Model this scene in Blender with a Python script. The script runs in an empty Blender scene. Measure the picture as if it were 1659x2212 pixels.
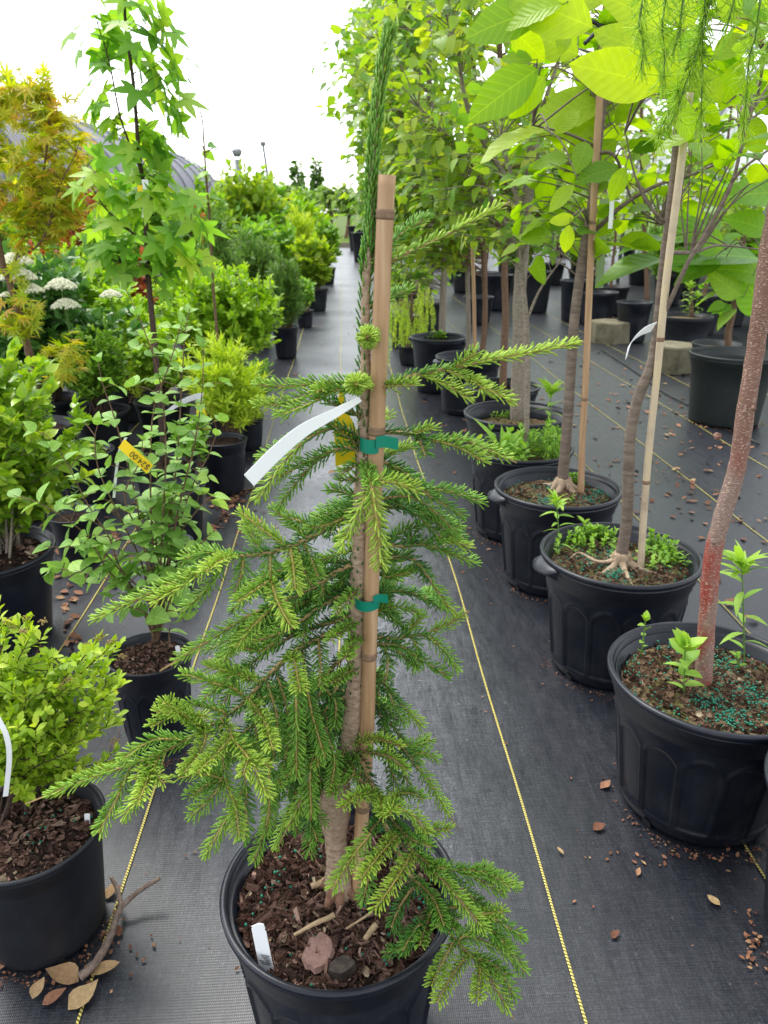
import bpy, math, random
import numpy as np
from mathutils import Vector
random.seed(7); rng = np.random.default_rng(11)
S = bpy.context.scene; COL = S.collection
PI = math.pi

# ------------------------------------------------------------------ camera, sky, sun, exposure
H_CAM = 1.2
TILT, YAW = math.radians(21.40), math.radians(2.94)
cd = bpy.data.cameras.new('camera'); cam = bpy.data.objects.new('camera', cd); COL.objects.link(cam)
cam.location = (0, 0, H_CAM); cam.rotation_euler = (PI/2 - TILT, 0, -YAW)
cd.sensor_fit = 'VERTICAL'; cd.sensor_height = 36; cd.lens = 36*1661/2212
cd.clip_start = 0.05; cd.clip_end = 800
cd.dof.use_dof = True; cd.dof.focus_distance = 1.15; cd.dof.aperture_fstop = 9.5
S.camera = cam
SUN_EL, SUN_AZ = math.radians(62), math.radians(-35)      # azimuth from +Y towards +X
w = bpy.data.worlds.new("World"); S.world = w; w.use_nodes = True
nt = w.node_tree; nt.nodes.clear()
sky = nt.nodes.new('ShaderNodeTexSky'); sky.sky_type = 'NISHITA'; sky.sun_disc = False
sky.sun_elevation = SUN_EL; sky.sun_rotation = SUN_AZ
sky.air_density = 1.0; sky.dust_density = 1.0; sky.ozone_density = 1.0
hsv = nt.nodes.new('ShaderNodeHueSaturation'); hsv.inputs['Saturation'].default_value = 0.22; hsv.inputs['Value'].default_value = 1.0
bgn = nt.nodes.new('ShaderNodeBackground'); bgn.inputs['Strength'].default_value = 0.15
wo = nt.nodes.new('ShaderNodeOutputWorld')
nt.links.new(sky.outputs[0], hsv.inputs['Color']); nt.links.new(hsv.outputs[0], bgn.inputs['Color']); nt.links.new(bgn.outputs[0], wo.inputs['Surface'])
sl = bpy.data.lights.new('sun', 'SUN'); sl.energy = 1.0; sl.angle = math.radians(24); sl.color = (1, .97, .92)
so = bpy.data.objects.new('sun', sl); COL.objects.link(so)
sd = Vector((math.sin(SUN_AZ)*math.cos(SUN_EL), math.cos(SUN_AZ)*math.cos(SUN_EL), math.sin(SUN_EL)))
so.rotation_euler = sd.to_track_quat('Z', 'Y').to_euler()
S.view_settings.view_transform = 'Standard'; S.view_settings.look = 'None'
S.view_settings.exposure = 1.68; S.view_settings.gamma = 1; S.view_settings.use_curve_mapping = False

# ------------------------------------------------------------------ pixel of the measured photograph (1659 x 2212) -> point of the place
FPX = 1661.0
fw = np.array([math.sin(YAW)*math.cos(TILT), math.cos(YAW)*math.cos(TILT), -math.sin(TILT)])
rt = np.array([math.cos(YAW), -math.sin(YAW), 0]); up = np.cross(rt, fw); CC = np.array([0, 0, H_CAM])
def W(x, y, Y):
    r = rt*(x-829.5) + up*(1106-y) + fw*FPX
    return CC + r*(Y/r[1])
def G(x, y, z=0.0):
    r = rt*(x-829.5) + up*(1106-y) + fw*FPX
    return CC + r*((z-H_CAM)/r[2])
def A(*a): return np.array(a, float)

# ------------------------------------------------------------------ mesh accumulator
class MB:
    def __init__(s): s.v = []; s.f = []; s.c = []; s.n = 0
    def add(s, v, f, c=None):
        v = np.asarray(v, float).reshape(-1, 3)
        s.v.append(v)
        for ff in (f if isinstance(f, list) else [f]):
            s.f.append(np.asarray(ff, int) + s.n)
        s.c.append(np.zeros((len(v), 3)) if c is None else np.asarray(c, float)); s.n += len(v)
    def tube(s, pts, rad, n=8, cap=True, tint=.5, wob=0):
        pts = np.asarray(pts, float); m = len(pts)
        rad = np.full(m, rad, float) if np.isscalar(rad) else np.asarray(rad, float)
        if len(rad) != m: rad = np.interp(np.linspace(0, 1, m), np.linspace(0, 1, len(rad)), rad)
        tg = np.gradient(pts, axis=0); tg /= np.linalg.norm(tg, axis=1)[:, None] + 1e-9
        ref = A(0, 0, 1) if abs(tg[0][2]) < .8 else A(0, 1, 0)
        a = np.cross(tg[0], ref); a /= np.linalg.norm(a)
        th = np.arange(n)*2*PI/n; V = []; Cc = []
        L = np.concatenate([[0], np.cumsum(np.linalg.norm(np.diff(pts, axis=0), axis=1))])
        for i in range(m):
            a = a - tg[i]*(a@tg[i]); a /= np.linalg.norm(a) + 1e-9; b = np.cross(tg[i], a)
            rr = rad[i]*(1 + wob*rng.uniform(-1, 1, n)) if wob else np.full(n, rad[i])
            V.append(pts[i] + (np.cos(th)*rr)[:, None]*a + (np.sin(th)*rr)[:, None]*b)
            Cc.append(np.stack([th/(2*PI), np.full(n, L[i]), np.full(n, tint)], 1))
        V = np.concatenate(V); i, j = np.meshgrid(np.arange(m-1), np.arange(n), indexing='ij'); i = i.ravel(); j = j.ravel(); k = (j+1) % n
        F = np.stack([i*n+j, i*n+k, (i+1)*n+k, (i+1)*n+j], 1)
        fl = [F]
        if cap: fl += [np.array([list(range(n))[::-1]]), np.array([[(m-1)*n+q for q in range(n)]])]
        s.add(V, fl, np.concatenate(Cc))
    def lathe(s, prof, n=64, fn=None, c=(0, 0)):
        prof = np.asarray(prof, float); m = len(prof); th = np.arange(n)*2*PI/n
        R = np.repeat(prof[:, 0][:, None], n, 1); Z = np.repeat(prof[:, 1][:, None], n, 1); T = np.repeat(th[None], m, 0)
        if fn is not None: R = R + fn(T, Z, np.arange(m)[:, None])
        V = np.stack([c[0]+R*np.cos(T), c[1]+R*np.sin(T), Z], -1).reshape(-1, 3)
        i, j = np.meshgrid(np.arange(m-1), np.arange(n), indexing='ij'); i = i.ravel(); j = j.ravel(); k = (j+1) % n
        s.add(V, np.stack([i*n+j, i*n+k, (i+1)*n+k, (i+1)*n+j], 1))
    def box(s, x0, x1, y0, y1, z0, z1):
        V = [(x, y, z) for z in (z0, z1) for y in (y0, y1) for x in (x0, x1)]
        s.add(V, np.array([[0, 2, 3, 1], [4, 5, 7, 6], [0, 1, 5, 4], [2, 6, 7, 3], [0, 4, 6, 2], [1, 3, 7, 5]]))
    def inst(s, tpl, pos, d, nrm, sc, tint):
        tv, tf, tc = tpl; n = len(pos)
        if n == 0: return
        d = d/(np.linalg.norm(d, axis=1)[:, None]+1e-9)
        x = np.cross(d, nrm); x /= np.linalg.norm(x, axis=1)[:, None]+1e-9; z = np.cross(x, d)
        sc = np.asarray(sc, float); sc = np.repeat(sc[:, None], 3, 1) if sc.ndim == 1 else sc
        V = pos[:, None] + (tv[None, :, 0:1]*sc[:, None, 0:1])*x[:, None] + (tv[None, :, 1:2]*sc[:, None, 1:2])*d[:, None] + (tv[None, :, 2:3]*sc[:, None, 2:3])*z[:, None]
        nv = len(tv); cc = np.empty((n, nv, 3)); cc[:, :, :2] = tc[None]; cc[:, :, 2] = np.asarray(tint)[:, None]
        off = (np.arange(n)*nv)[:, None, None]
        s.add(V.reshape(-1, 3), [(f[None]+off).reshape(-1, f.shape[1]) for f in tf], cc.reshape(-1, 3))
    def mesh(s, name, mat, smooth=True):
        me = bpy.data.meshes.new(name)
        v = np.concatenate(s.v); tot = np.concatenate([np.full(len(f), f.shape[1]) for f in s.f]); lp = np.concatenate([f.ravel() for f in s.f])
        me.vertices.add(len(v)); me.vertices.foreach_set('co', v.astype(np.float32).ravel())
        me.loops.add(len(lp)); me.loops.foreach_set('vertex_index', lp.astype(np.int32))
        me.polygons.add(len(tot)); me.polygons.foreach_set('loop_start', np.concatenate([[0], np.cumsum(tot)[:-1]]).astype(np.int32)); me.polygons.foreach_set('loop_total', tot.astype(np.int32))
        at = me.attributes.new('lc', 'FLOAT_VECTOR', 'POINT'); at.data.foreach_set('vector', np.concatenate(s.c).astype(np.float32).ravel())
        me.update(calc_edges=True); me.validate()
        me.polygons.foreach_set('use_smooth', np.full(len(tot), bool(smooth)))
        me.materials.append(mat); return me
    def build(s, name, mat, parent=None, smooth=True):
        o = bpy.data.objects.new(name, s.mesh(name, mat, smooth)); COL.objects.link(o)
        if parent is not None: o.parent = parent
        return o
def meta(o, label, cat, group=None):
    o['label'] = label; o['category'] = cat
    if group: o['group'] = group
    return o
def thing(name, loc, label, cat, group=None):
    o = bpy.data.objects.new(name, None); COL.objects.link(o); o.location = loc; o.empty_display_size = .05
    meta(o, label, cat, group); return o
def put(mb, name, mat, root, smooth=True):
    """mesh in world coordinates parented to a root that has a plain translation"""
    o = mb.build(name, mat, None, smooth); o.parent = root
    p = root; off = Vector((0, 0, 0))
    while p is not None: off += p.location; p = p.parent
    me = o.data; v = np.empty(len(me.vertices)*3, np.float32); me.vertices.foreach_get('co', v)
    v = v.reshape(-1, 3) - np.array(off, np.float32); me.vertices.foreach_set('co', v.ravel()); me.update(); return o
def spline(pts, n=8):
    P = np.asarray(pts, float); 
    if len(P) < 3: t = np.linspace(0, 1, n+1)[:, None]; return P[0]*(1-t) + P[-1]*t
    Q = np.vstack([2*P[0]-P[1], P, 2*P[-1]-P[-2]]); out = []
    for i in range(1, len(Q)-2):
        t = np.linspace(0, 1, n, endpoint=False)[:, None]
        out.append(.5*((2*Q[i]) + (-Q[i-1]+Q[i+1])*t + (2*Q[i-1]-5*Q[i]+4*Q[i+1]-Q[i+2])*t**2 + (-Q[i-1]+3*Q[i]-3*Q[i+1]+Q[i+2])*t**3))
    return np.vstack(out + [P[-1:]])
def lerp(a, b, n): return np.linspace(a, b, n)

# ------------------------------------------------------------------ materials
class NT:
    def __init__(s, name):
        s.m = bpy.data.materials.new(name); s.m.use_nodes = True; s.t = s.m.node_tree; s.t.nodes.clear()
        s.out = s.t.nodes.new('ShaderNodeOutputMaterial')
    def n(s, t, **kw):
        nd = s.t.nodes.new('ShaderNode'+t)
        for k, v in kw.items():
            if k[0] == 'i': nd.inputs[int(k[1:]) if k[1:].isdigit() else k[2:].replace('_', ' ')].default_value = v
            else: setattr(nd, k, v)
        return nd
    def l(s, a, b): s.t.links.new(a, b)
    def noise(s, scale, detail=4, rough=.55, vec=None):
        nd = s.n('TexNoise'); nd.inputs['Scale'].default_value = scale; nd.inputs['Detail'].default_value = detail; nd.inputs['Roughness'].default_value = rough
        if vec is not None: s.l(vec, nd.inputs['Vector'])
        return nd.outputs['Fac']
    def ramp(s, fac, stops, interp='LINEAR'):
        r = s.n('ValToRGB'); cr = r.color_ramp; cr.interpolation = interp
        while len(cr.elements) < len(stops): cr.elements.new(.5)
        for e, (p, c) in zip(cr.elements, stops): e.position = p; e.color = (*c, 1) if len(c) == 3 else c
        s.l(fac, r.inputs[0]); return r.outputs[0]
    def math(s, op, a, b=None, c=None):
        m = s.n('Math', operation=op)
        for i, q in enumerate((a, b, c)):
            if q is None: continue
            if isinstance(q, (int, float)): m.inputs[i].default_value = q
            else: s.l(q, m.inputs[i])
        return m.outputs[0]
    def mix(s, f, a, b, bt='MIX'):
        m = s.n('Mix', data_type='RGBA', blend_type=bt)
        for sock, q in ((m.inputs[0], f), (m.inputs[6], a), (m.inputs[7], b)):
            if isinstance(q, (int, float)): sock.default_value = q
            elif isinstance(q, tuple): sock.default_value = (*q, 1)
            else: s.l(q, sock)
        return m.outputs[2]
    def coord(s, kind='Object', scale=None):
        c = s.n('TexCoord').outputs[kind]
        if scale is None: return c
        mp = s.n('Mapping'); mp.inputs['Scale'].default_value = scale; s.l(c, mp.inputs['Vector']); return mp.outputs[0]
    def lc(s):
        a = s.n('Attribute', attribute_name='lc'); sp = s.n('SeparateXYZ'); s.l(a.outputs['Vector'], sp.inputs[0]); return sp.outputs
    def bump(s, h, st=.3, d=.01):
        b = s.n('Bump'); b.inputs['Strength'].default_value = st; b.inputs['Distance'].default_value = d; s.l(h, b.inputs['Height']); return b.outputs[0]
    def pr(s, col, rough=.6, spec=.5, bump=None, **kw):
        p = s.n('BsdfPrincipled')
        for k, q in (('Base Color', col), ('Roughness', rough), ('Specular IOR Level', spec)):
            if isinstance(q, tuple): p.inputs[k].default_value = (*q, 1)
            elif isinstance(q, (int, float)): p.inputs[k].default_value = q
            else: s.l(q, p.inputs[k])
        if bump is not None: s.l(bump, p.inputs['Normal'])
        for k, v in kw.items(): p.inputs[k.replace('_', ' ')].default_value = v
        return p.outputs[0]
    def done(s, sh): s.l(sh, s.out.inputs[0]); return s.m
def leaf_mat(name, dark, mid, light, trans=.4, rough=.42, spec=.4, vein=None, edge=None, tcol=1.5):
    t = NT(name); u, v, ti = t.lc()
    col = t.ramp(ti, [(0, dark), (.5, mid), (1, light)])
    nz = t.noise(60, 2, vec=t.coord()); col = t.mix(t.math('MULTIPLY', nz, .35), col, tuple(x*.55 for x in mid))
    bmp = None
    if vein:
        au = t.math('ABSOLUTE', u)
        mid_ = t.math('LESS_THAN', au, vein[2])
        st = t.math('FRACT', t.math('SUBTRACT', t.math('MULTIPLY', v, vein[0]), t.math('MULTIPLY', au, vein[1])))
        sv = t.math('LESS_THAN', t.math('ABSOLUTE', t.math('SUBTRACT', st, .5)), .07)
        f = t.math('MULTIPLY', t.math('MAXIMUM', mid_, t.math('MULTIPLY', sv, .6)), vein[3] if len(vein) > 3 else .3)
        col = t.mix(f, col, tuple(min(1, x*1.7+.03) for x in light))
        bmp = t.bump(t.math('PINGPONG', st, .5), .5, .003)
    if edge is not None:
        col = t.mix(t.math('GREATER_THAN', v, edge[0]), col, edge[1])
    d = t.pr(col, rough, spec, bmp)
    tr = t.n('BsdfTranslucent'); hs = t.n('HueSaturation'); hs.inputs['Value'].default_value = tcol; hs.inputs['Saturation'].default_value = 1.1; hs.inputs['Hue'].default_value = .492
    t.l(col, hs.inputs['Color']); t.l(hs.outputs[0], tr.inputs[0])
    mx = t.n('MixShader'); mx.inputs[0].default_value = trans; t.l(d, mx.inputs[1]); t.l(tr.outputs[0], mx.inputs[2])
    return t.done(mx.outputs[0])
def bark_mat(name, a, b, scale=60, zs=.25, rough=.85, bump=.6, lent=None):
    t = NT(name); n1 = t.noise(scale, 6, .65, t.coord('Object', (1, 1, zs))); n2 = t.noise(scale*.18, 3)
    col = t.ramp(n1, [(.3, a), (.68, b)]); col = t.mix(t.math('MULTIPLY', n2, .5), col, tuple(x*.6 for x in a))
    if lent:
        n3 = t.noise(lent[0], 2, .5, t.coord('Object', (1, 1, 4.0))); col = t.mix(t.ramp(n3, [(lent[1], (0, 0, 0)), (lent[1]+.03, (1, 1, 1))]), col, lent[2])
    return t.done(t.pr(col, rough, .3, t.bump(n1, bump, .004)))
def plain(name, c, rough=.6, spec=.5, var=.25, scale=30, bump=0):
    t = NT(name); n = t.noise(scale, 5, .6, t.coord()); col = t.mix(t.math('MULTIPLY', n, var*2), c, tuple(x*.5 for x in c))
    return t.done(t.pr(col, rough, spec, t.bump(n, bump, .003) if bump else None))
M = {}
def plastic(name, c, dust=.06, rough=.33):
    t = NT(name); n = t.noise(9, 6, .65, t.coord()); n2 = t.noise(120, 3, .6, t.coord('Object', (1, 1, .12)))
    f = t.ramp(n, [(.42, (0, 0, 0)), (.75, (1, 1, 1))]); f2 = t.math('MULTIPLY', f, n2)
    col = t.mix(t.math('MULTIPLY', f2, dust*5), c, (.10, .11, .12))
    return t.done(t.pr(col, t.math('ADD', t.math('MULTIPLY', n, .22), rough-.08), .4, t.bump(n2, .12, .002)))
M['pot'] = plastic('black_plastic', (.005, .0065, .013)); M['pot2'] = plastic('green_black_plastic', (.010, .0145, .0135), .03, .5)
M['pot3'] = plastic('matt_black_plastic', (.008, .0095, .014), .035, .46)
def soil_mat(name, a, b, moss=None):
    t = NT(name); c = t.coord(); n = t.noise(110, 8, .7, c); v = t.n('TexVoronoi'); v.inputs['Scale'].default_value = 90; t.l(c, v.inputs['Vector'])
    col = t.ramp(n, [(.35, a), (.7, b)]); 
    if moss: col = t.mix(t.ramp(t.noise(14, 4, .6, c), [(.45, (0, 0, 0)), (.6, (1, 1, 1))]), col, moss)
    return t.done(t.pr(col, .9, .2, t.bump(t.math('ADD', n, v.outputs['Distance']), .8, .012)))
M['soil'] = soil_mat('potting_soil', (.012, .008, .006), (.07, .04, .028)); M['soil2'] = soil_mat('dry_mossy_soil', (.09, .055, .03), (.36, .24, .15), (.10, .10, .03))
def chip_mat(name, stops):
    t = NT(name); u, v, ti = t.lc(); n = t.noise(150, 4, .7, t.coord()); col = t.ramp(ti, stops); col = t.mix(t.math('MULTIPLY', n, .7), col, (.02, .012, .01), 'MIX')
    return t.done(t.pr(col, .75, .3, t.bump(n, .7, .003)))
M['chip'] = chip_mat('bark_chips', [(0, (.03, .019, .015)), (.2, (.16, .08, .055)), (.55, (.38, .225, .165)), (.93, (.52, .35, .27)), (1, (.7, .55, .36))])
M['litter'] = chip_mat('dry_leaf', [(0, (.07, .03, .02)), (.4, (.25, .1, .05)), (.75, (.45, .22, .12)), (1, (.6, .42, .2))])
M['chip2'] = chip_mat('dry_mulch', [(0, (.05, .03, .02)), (.35, (.16, .09, .055)), (.75, (.34, .21, .13)), (.93, (.5, .36, .22)), (1, (.62, .50, .32))])
M['bead'] = plain('green_fertiliser', (.01, .20, .12), .35, .5, .2)
M['cane'] = None
t = NT('bamboo'); u, v, ti = t.lc(); nn = t.noise(70, 5, .6, t.coord('Object', (1, 1, .06)))
M['cane'] = t.done(t.pr(t.ramp(nn, [(.3, (.30, .17, .085)), (.55, (.44, .27, .15)), (.75, (.56, .40, .25))]), .55, .4, t.bump(nn, .25, .001)))
t = NT('yellow_bamboo'); nn = t.noise(9, 5, .65, t.coord('Object', (1, 1, .8)))
M['cane2'] = t.done(t.pr(t.ramp(nn, [(.3, (.34, .25, .17)), (.5, (.58, .46, .32)), (.62, (.62, .50, .30)), (.7, (.60, .36, .10))]), .4, .5))
M['node'] = plain('cane_node', (.30, .19, .12), .8, .3, .5, 200, .5)
M['tape'] = plain('green_tape', (.0, .22, .145), .3, .6, .15, 20)
M['paper'] = plain('white_tag', (.88, .89, .90), .45, .4, .04, 20)
M['yellow'] = plain('yellow_tag', (.85, .62, .01), .5, .3, .06, 20)
M['ink'] = plain('ink', (.02, .02, .02), .6, .3, 0)
M['tie'] = plain('black_tie', (.012, .012, .013), .5)

# ------------------------------------------------------------------ leaf templates  (x width, y length, z normal)
def leafT(prof, nseg=5, fold=.25, droop=.25, width=.5):
    V = []; U = []
    for i in range(nseg+1):
        s_ = i/nseg; w_ = prof(s_)*width; z0 = -droop*s_*s_
        for q in (-1, 0, 1):
            V.append((q*w_, s_, z0 + abs(q)*w_*fold)); U.append((q*w_/max(width, 1e-3), s_))
    F = []
    for i in range(nseg):
        a = i*3; F += [[a, a+1, a+4, a+3], [a+1, a+2, a+5, a+4]]
    return np.array(V), [np.array(F)], np.array(U)
ovate = lambda s: math.sin(PI*min(1, max(.0, s))**.8)**.85*(1-.15*s) if 0 < s < 1 else .0
obov = lambda s: (math.sin(PI*s**1.35))**.8 if 0 < s < 1 else .02
lance = lambda s: (math.sin(PI*s**.85))**.9 if 0 < s < 1 else .0
L_OV = leafT(ovate, 4, .3, .25, .34); L_ROUND = leafT(ovate, 6, .28, .22, .40); L_OB = leafT(obov, 4, .25, .1, .25)
L_LAN = leafT(lance, 3, .3, .15, .10); L_SPIK = leafT(lance, 2, .3, .1, .08); L_WEED = leafT(lance, 5, .25, .5, .14)
L_HEART = leafT(lambda s: (math.sin(PI*s**.6))**.8 if 0 < s < 1 else (0 if s else .1), 4, .25, .3, .40)
def wavy():
    V, F, U = leafT(lambda s: math.sin(PI*s**.95)**.75 if 0 < s < 1 else 0, 12, .16, .38, .27)
    V = V.copy(); V[0::3, 2] += .018*np.sin(V[0::3, 1]*26); V[2::3, 2] += .018*np.sin(V[2::3, 1]*26+1); return V, F, U
L_MAG = wavy()
def lobed(n, spread, inner, lw, lens):
    """palmate leaf: lobes as folded blades joined at the base"""
    Vs = [(0, 0, 0)]; Us = [(0, 0)]; T = []; out = []
    for k in range(n):
        a = (k-(n-1)/2)*spread; L = lens[k]
        for (da, rr) in ((-spread*.5, inner), (-spread*lw, inner+.28*(L-inner)), (0, L), (spread*lw, inner+.28*(L-inner))): out.append((a+da, rr))
    out.append(((n-1)/2*spread+spread*.5, inner*.7))
    for a, r in out: Vs.append((math.sin(a)*r, .0+math.cos(a)*r, -.22*r*r)); Us.append((a, r))
    mids = []
    for k in range(n):   # midrib points so the lobes fold
        a = (k-(n-1)/2)*spread; r = inner*.9; Vs.append((math.sin(a)*r, math.cos(a)*r, -.22*r*r-.03)); Us.append((0, r)); mids.append(len(Vs)-1)
    for k in range(n):
        b = 1+4*k; m_ = mids[k]; nx = b+4
        T += [(0, m_, b), (b, m_, b+1), (b+1, m_, b+2), (b+2, m_, b+3), (b+3, m_, nx), (nx, m_, 0)]
    V = np.array(Vs); V[:, 1] += .0
    return V, [np.array(T)], np.array(Us)
L_STAR = lobed(5, .98, .30, .33, [.5, .74, .85, .74, .5])
L_MAPLE = lobed(7, .62, .17, .36, [.35, .6, .8, .95, .8, .6, .35])
def needleT(tip=.55):
    V = [(0, 0, 0)]; 
    for s_, r in ((.08, .8), (.8, 1.0)):
        for k in range(3):
            a = 2*PI*k/3+.5; V.append((math.cos(a)*r, s_, math.sin(a)*r))
    V.append((0, 1, 0)); V = np.array(V, float)
    T = [(0, 2, 1), (0, 3, 2), (0, 1, 3), (7, 4, 5), (7, 5, 6), (7, 6, 4)]; Q = [(1, 2, 5, 4), (2, 3, 6, 5), (3, 1, 4, 6)]
    return V, [np.array(T), np.array(Q)], np.stack([V[:, 0]*0, V[:, 1]], 1)
L_NEED = needleT()
def rand_unit(n):
    v = rng.normal(size=(n, 3)); return v/np.linalg.norm(v, axis=1)[:, None]

# ------------------------------------------------------------------ the setting
t = NT('woven_fabric'); c = t.coord(); 
wv1 = t.n('TexWave', wave_type='BANDS', bands_direction='X'); wv1.inputs['Scale'].default_value = 95; t.l(c, wv1.inputs['Vector'])
wv2 = t.n('TexWave', wave_type='BANDS', bands_direction='Y'); wv2.inputs['Scale'].default_value = 62; t.l(c, wv2.inputs['Vector'])
weave = t.math('MULTIPLY', wv1.outputs['Fac'], wv2.outputs['Fac'])
n_big = t.noise(1.3, 6, .6, c); n_str = t.noise(14, 5, .7, t.coord('Object', (3, .6, 1))); n_fine = t.noise(260, 3, .7, c); n_wa = t.noise(42, 3, .6, t.coord('Object', (5, .5, 1))); n_wb = t.noise(42, 3, .6, t.coord('Object', (.5, 5, 1)))
n_sp = t.noise(5.5, 6, .75, c); n_fl = t.noise(75, 3, .6, t.coord('Object', (1.3, .8, 1)))
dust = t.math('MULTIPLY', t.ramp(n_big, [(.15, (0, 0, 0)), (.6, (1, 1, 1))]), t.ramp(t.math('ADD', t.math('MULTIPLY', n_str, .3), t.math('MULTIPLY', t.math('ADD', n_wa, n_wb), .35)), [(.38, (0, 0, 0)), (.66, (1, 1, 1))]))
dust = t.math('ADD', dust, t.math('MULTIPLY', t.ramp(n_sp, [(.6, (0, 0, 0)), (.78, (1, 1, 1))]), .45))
sepx = t.n('SeparateXYZ'); t.l(c, sepx.inputs[0])
adx = t.math('ABSOLUTE', t.math('ADD', sepx.outputs[0], .03)); aisle = t.ramp(t.math('ADD', adx, t.math('MULTIPLY', n_big, .25)), [(.25, (1, 1, 1)), (.60, (0, 0, 0))]); aisle = t.math('MULTIPLY', aisle, t.ramp(t.math('MULTIPLY', t.math('ADD', sepx.outputs[1], n_big), .2), [(.26, (0, 0, 0)), (.50, (1, 1, 1))]))  # aisle mask: sky sheen painted into the colour, growing with distance
col = t.mix(weave, (.005, .0062, .0105), (.016, .0185, .027))
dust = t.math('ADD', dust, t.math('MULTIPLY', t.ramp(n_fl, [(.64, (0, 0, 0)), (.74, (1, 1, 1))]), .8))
col = t.mix(t.math('MULTIPLY', dust, t.math('MULTIPLY', t.math('ADD', t.ramp(n_fine, [(.38, (0, 0, 0)), (.62, (1, 1, 1))]), .22), t.math('ADD', .16, t.math('MULTIPLY', aisle, 1.1)))), col, (.29, .30, .33))  # thin dust everywhere; the much paler aisle is painted sky reflection
rg = t.math('ADD', .24, t.math('MULTIPLY', n_str, .26))
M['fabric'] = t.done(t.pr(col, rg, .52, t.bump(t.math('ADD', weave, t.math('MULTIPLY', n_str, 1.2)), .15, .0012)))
t = NT('grass_ground'); M['grass'] = t.done(t.pr(t.ramp(t.noise(3, 6, .7, t.coord()), [(.3, (.05, .08, .02)), (.7, (.14, .19, .05))]), .95, .1))
t = NT('yellow_stitch'); c = t.coord(); sx = t.n('SeparateXYZ'); t.l(c, sx.inputs[0])
fr = t.math('FRACT', t.math('ADD', t.math('MULTIPLY', sx.outputs[1], 165), t.math('MULTIPLY', t.math('GREATER_THAN', t.math('FRACT', t.math('MULTIPLY', sx.outputs[2], 1)), .5), .5)))
u, v, ti = t.lc(); fr = t.math('FRACT', t.math('ADD', t.math('MULTIPLY', sx.outputs[1], 150), t.math('MULTIPLY', u, .5)))
M['stitch'] = t.done(t.pr(t.mix(t.math('LESS_THAN', fr, .38), (.62, .52, .13), (.05, .045, .02)), .6, .3))
def sheet(name, x0, x1, y0, y1, z, mat, nx=1, ny=1, amp=0):
    mb = MB(); X, Yg = np.meshgrid(np.linspace(x0, x1, nx+1), np.linspace(y0, y1, ny+1)); Z = np.full_like(X, z)
    if amp: Z = Z + amp*(np.sin(X*5.1+Yg*.7)*np.sin(Yg*1.9+X) + .5*np.sin(X*13+1.7*np.sin(Yg*2.3)))
    V = np.stack([X, Yg, Z], -1).reshape(-1, 3); i, j = np.meshgrid(np.arange(ny), np.arange(nx), indexing='ij'); i = i.ravel(); j = j.ravel(); w_ = nx+1
    mb.add(V, np.stack([i*w_+j, i*w_+j+1, (i+1)*w_+j+1, (i+1)*w_+j], 1)); return mb
def zg(X, Y): return .0022*(np.sin(X*5.1+Y*.7)*np.sin(Y*1.9+X) + .5*np.sin(X*13+1.7*np.sin(Y*2.3)))
g = sheet('ground', -300, 300, -40, 500, -.03, M['grass']).build('ground', M['grass']); g['kind'] = 'structure'
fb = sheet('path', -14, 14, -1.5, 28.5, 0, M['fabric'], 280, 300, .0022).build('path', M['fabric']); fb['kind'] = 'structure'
for X0 in (-2.06, -1.66, -1.25, -.85, -.438, -.03, .368, .79, 1.213, 1.63, 2.1, 2.52, 2.95):
    mb = MB(); ys = np.concatenate([np.arange(-.2, 6, .04), np.arange(6, 28.4, .2)]); xs = X0 + .004*np.sin(ys*1.7+X0*9) + .002*np.sin(ys*6.1)
    for q, (dx) in enumerate((-.0026, .0026)): pass
    V = []; Cc = []
    for q, dx in enumerate((-.0024, 0, .0024)):
        V.append(np.stack([xs+dx, ys, zg(xs+dx, ys)+.0032+(.0012 if q == 1 else 0)], 1)); Cc.append(np.stack([np.full(len(ys), q*.5), ys, ys*0+.5], 1))
    n = len(ys); i = np.arange(n-1); mb.add(np.vstack(V), [np.stack([i, i+n, i+n+1, i+1], 1), np.stack([i+n, i+2*n, i+2*n+1, i+n+1], 1)], np.vstack(Cc))
    o = mb.build('road_marking', M['stitch'], fb); o.name = 'stitched_line'

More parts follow.
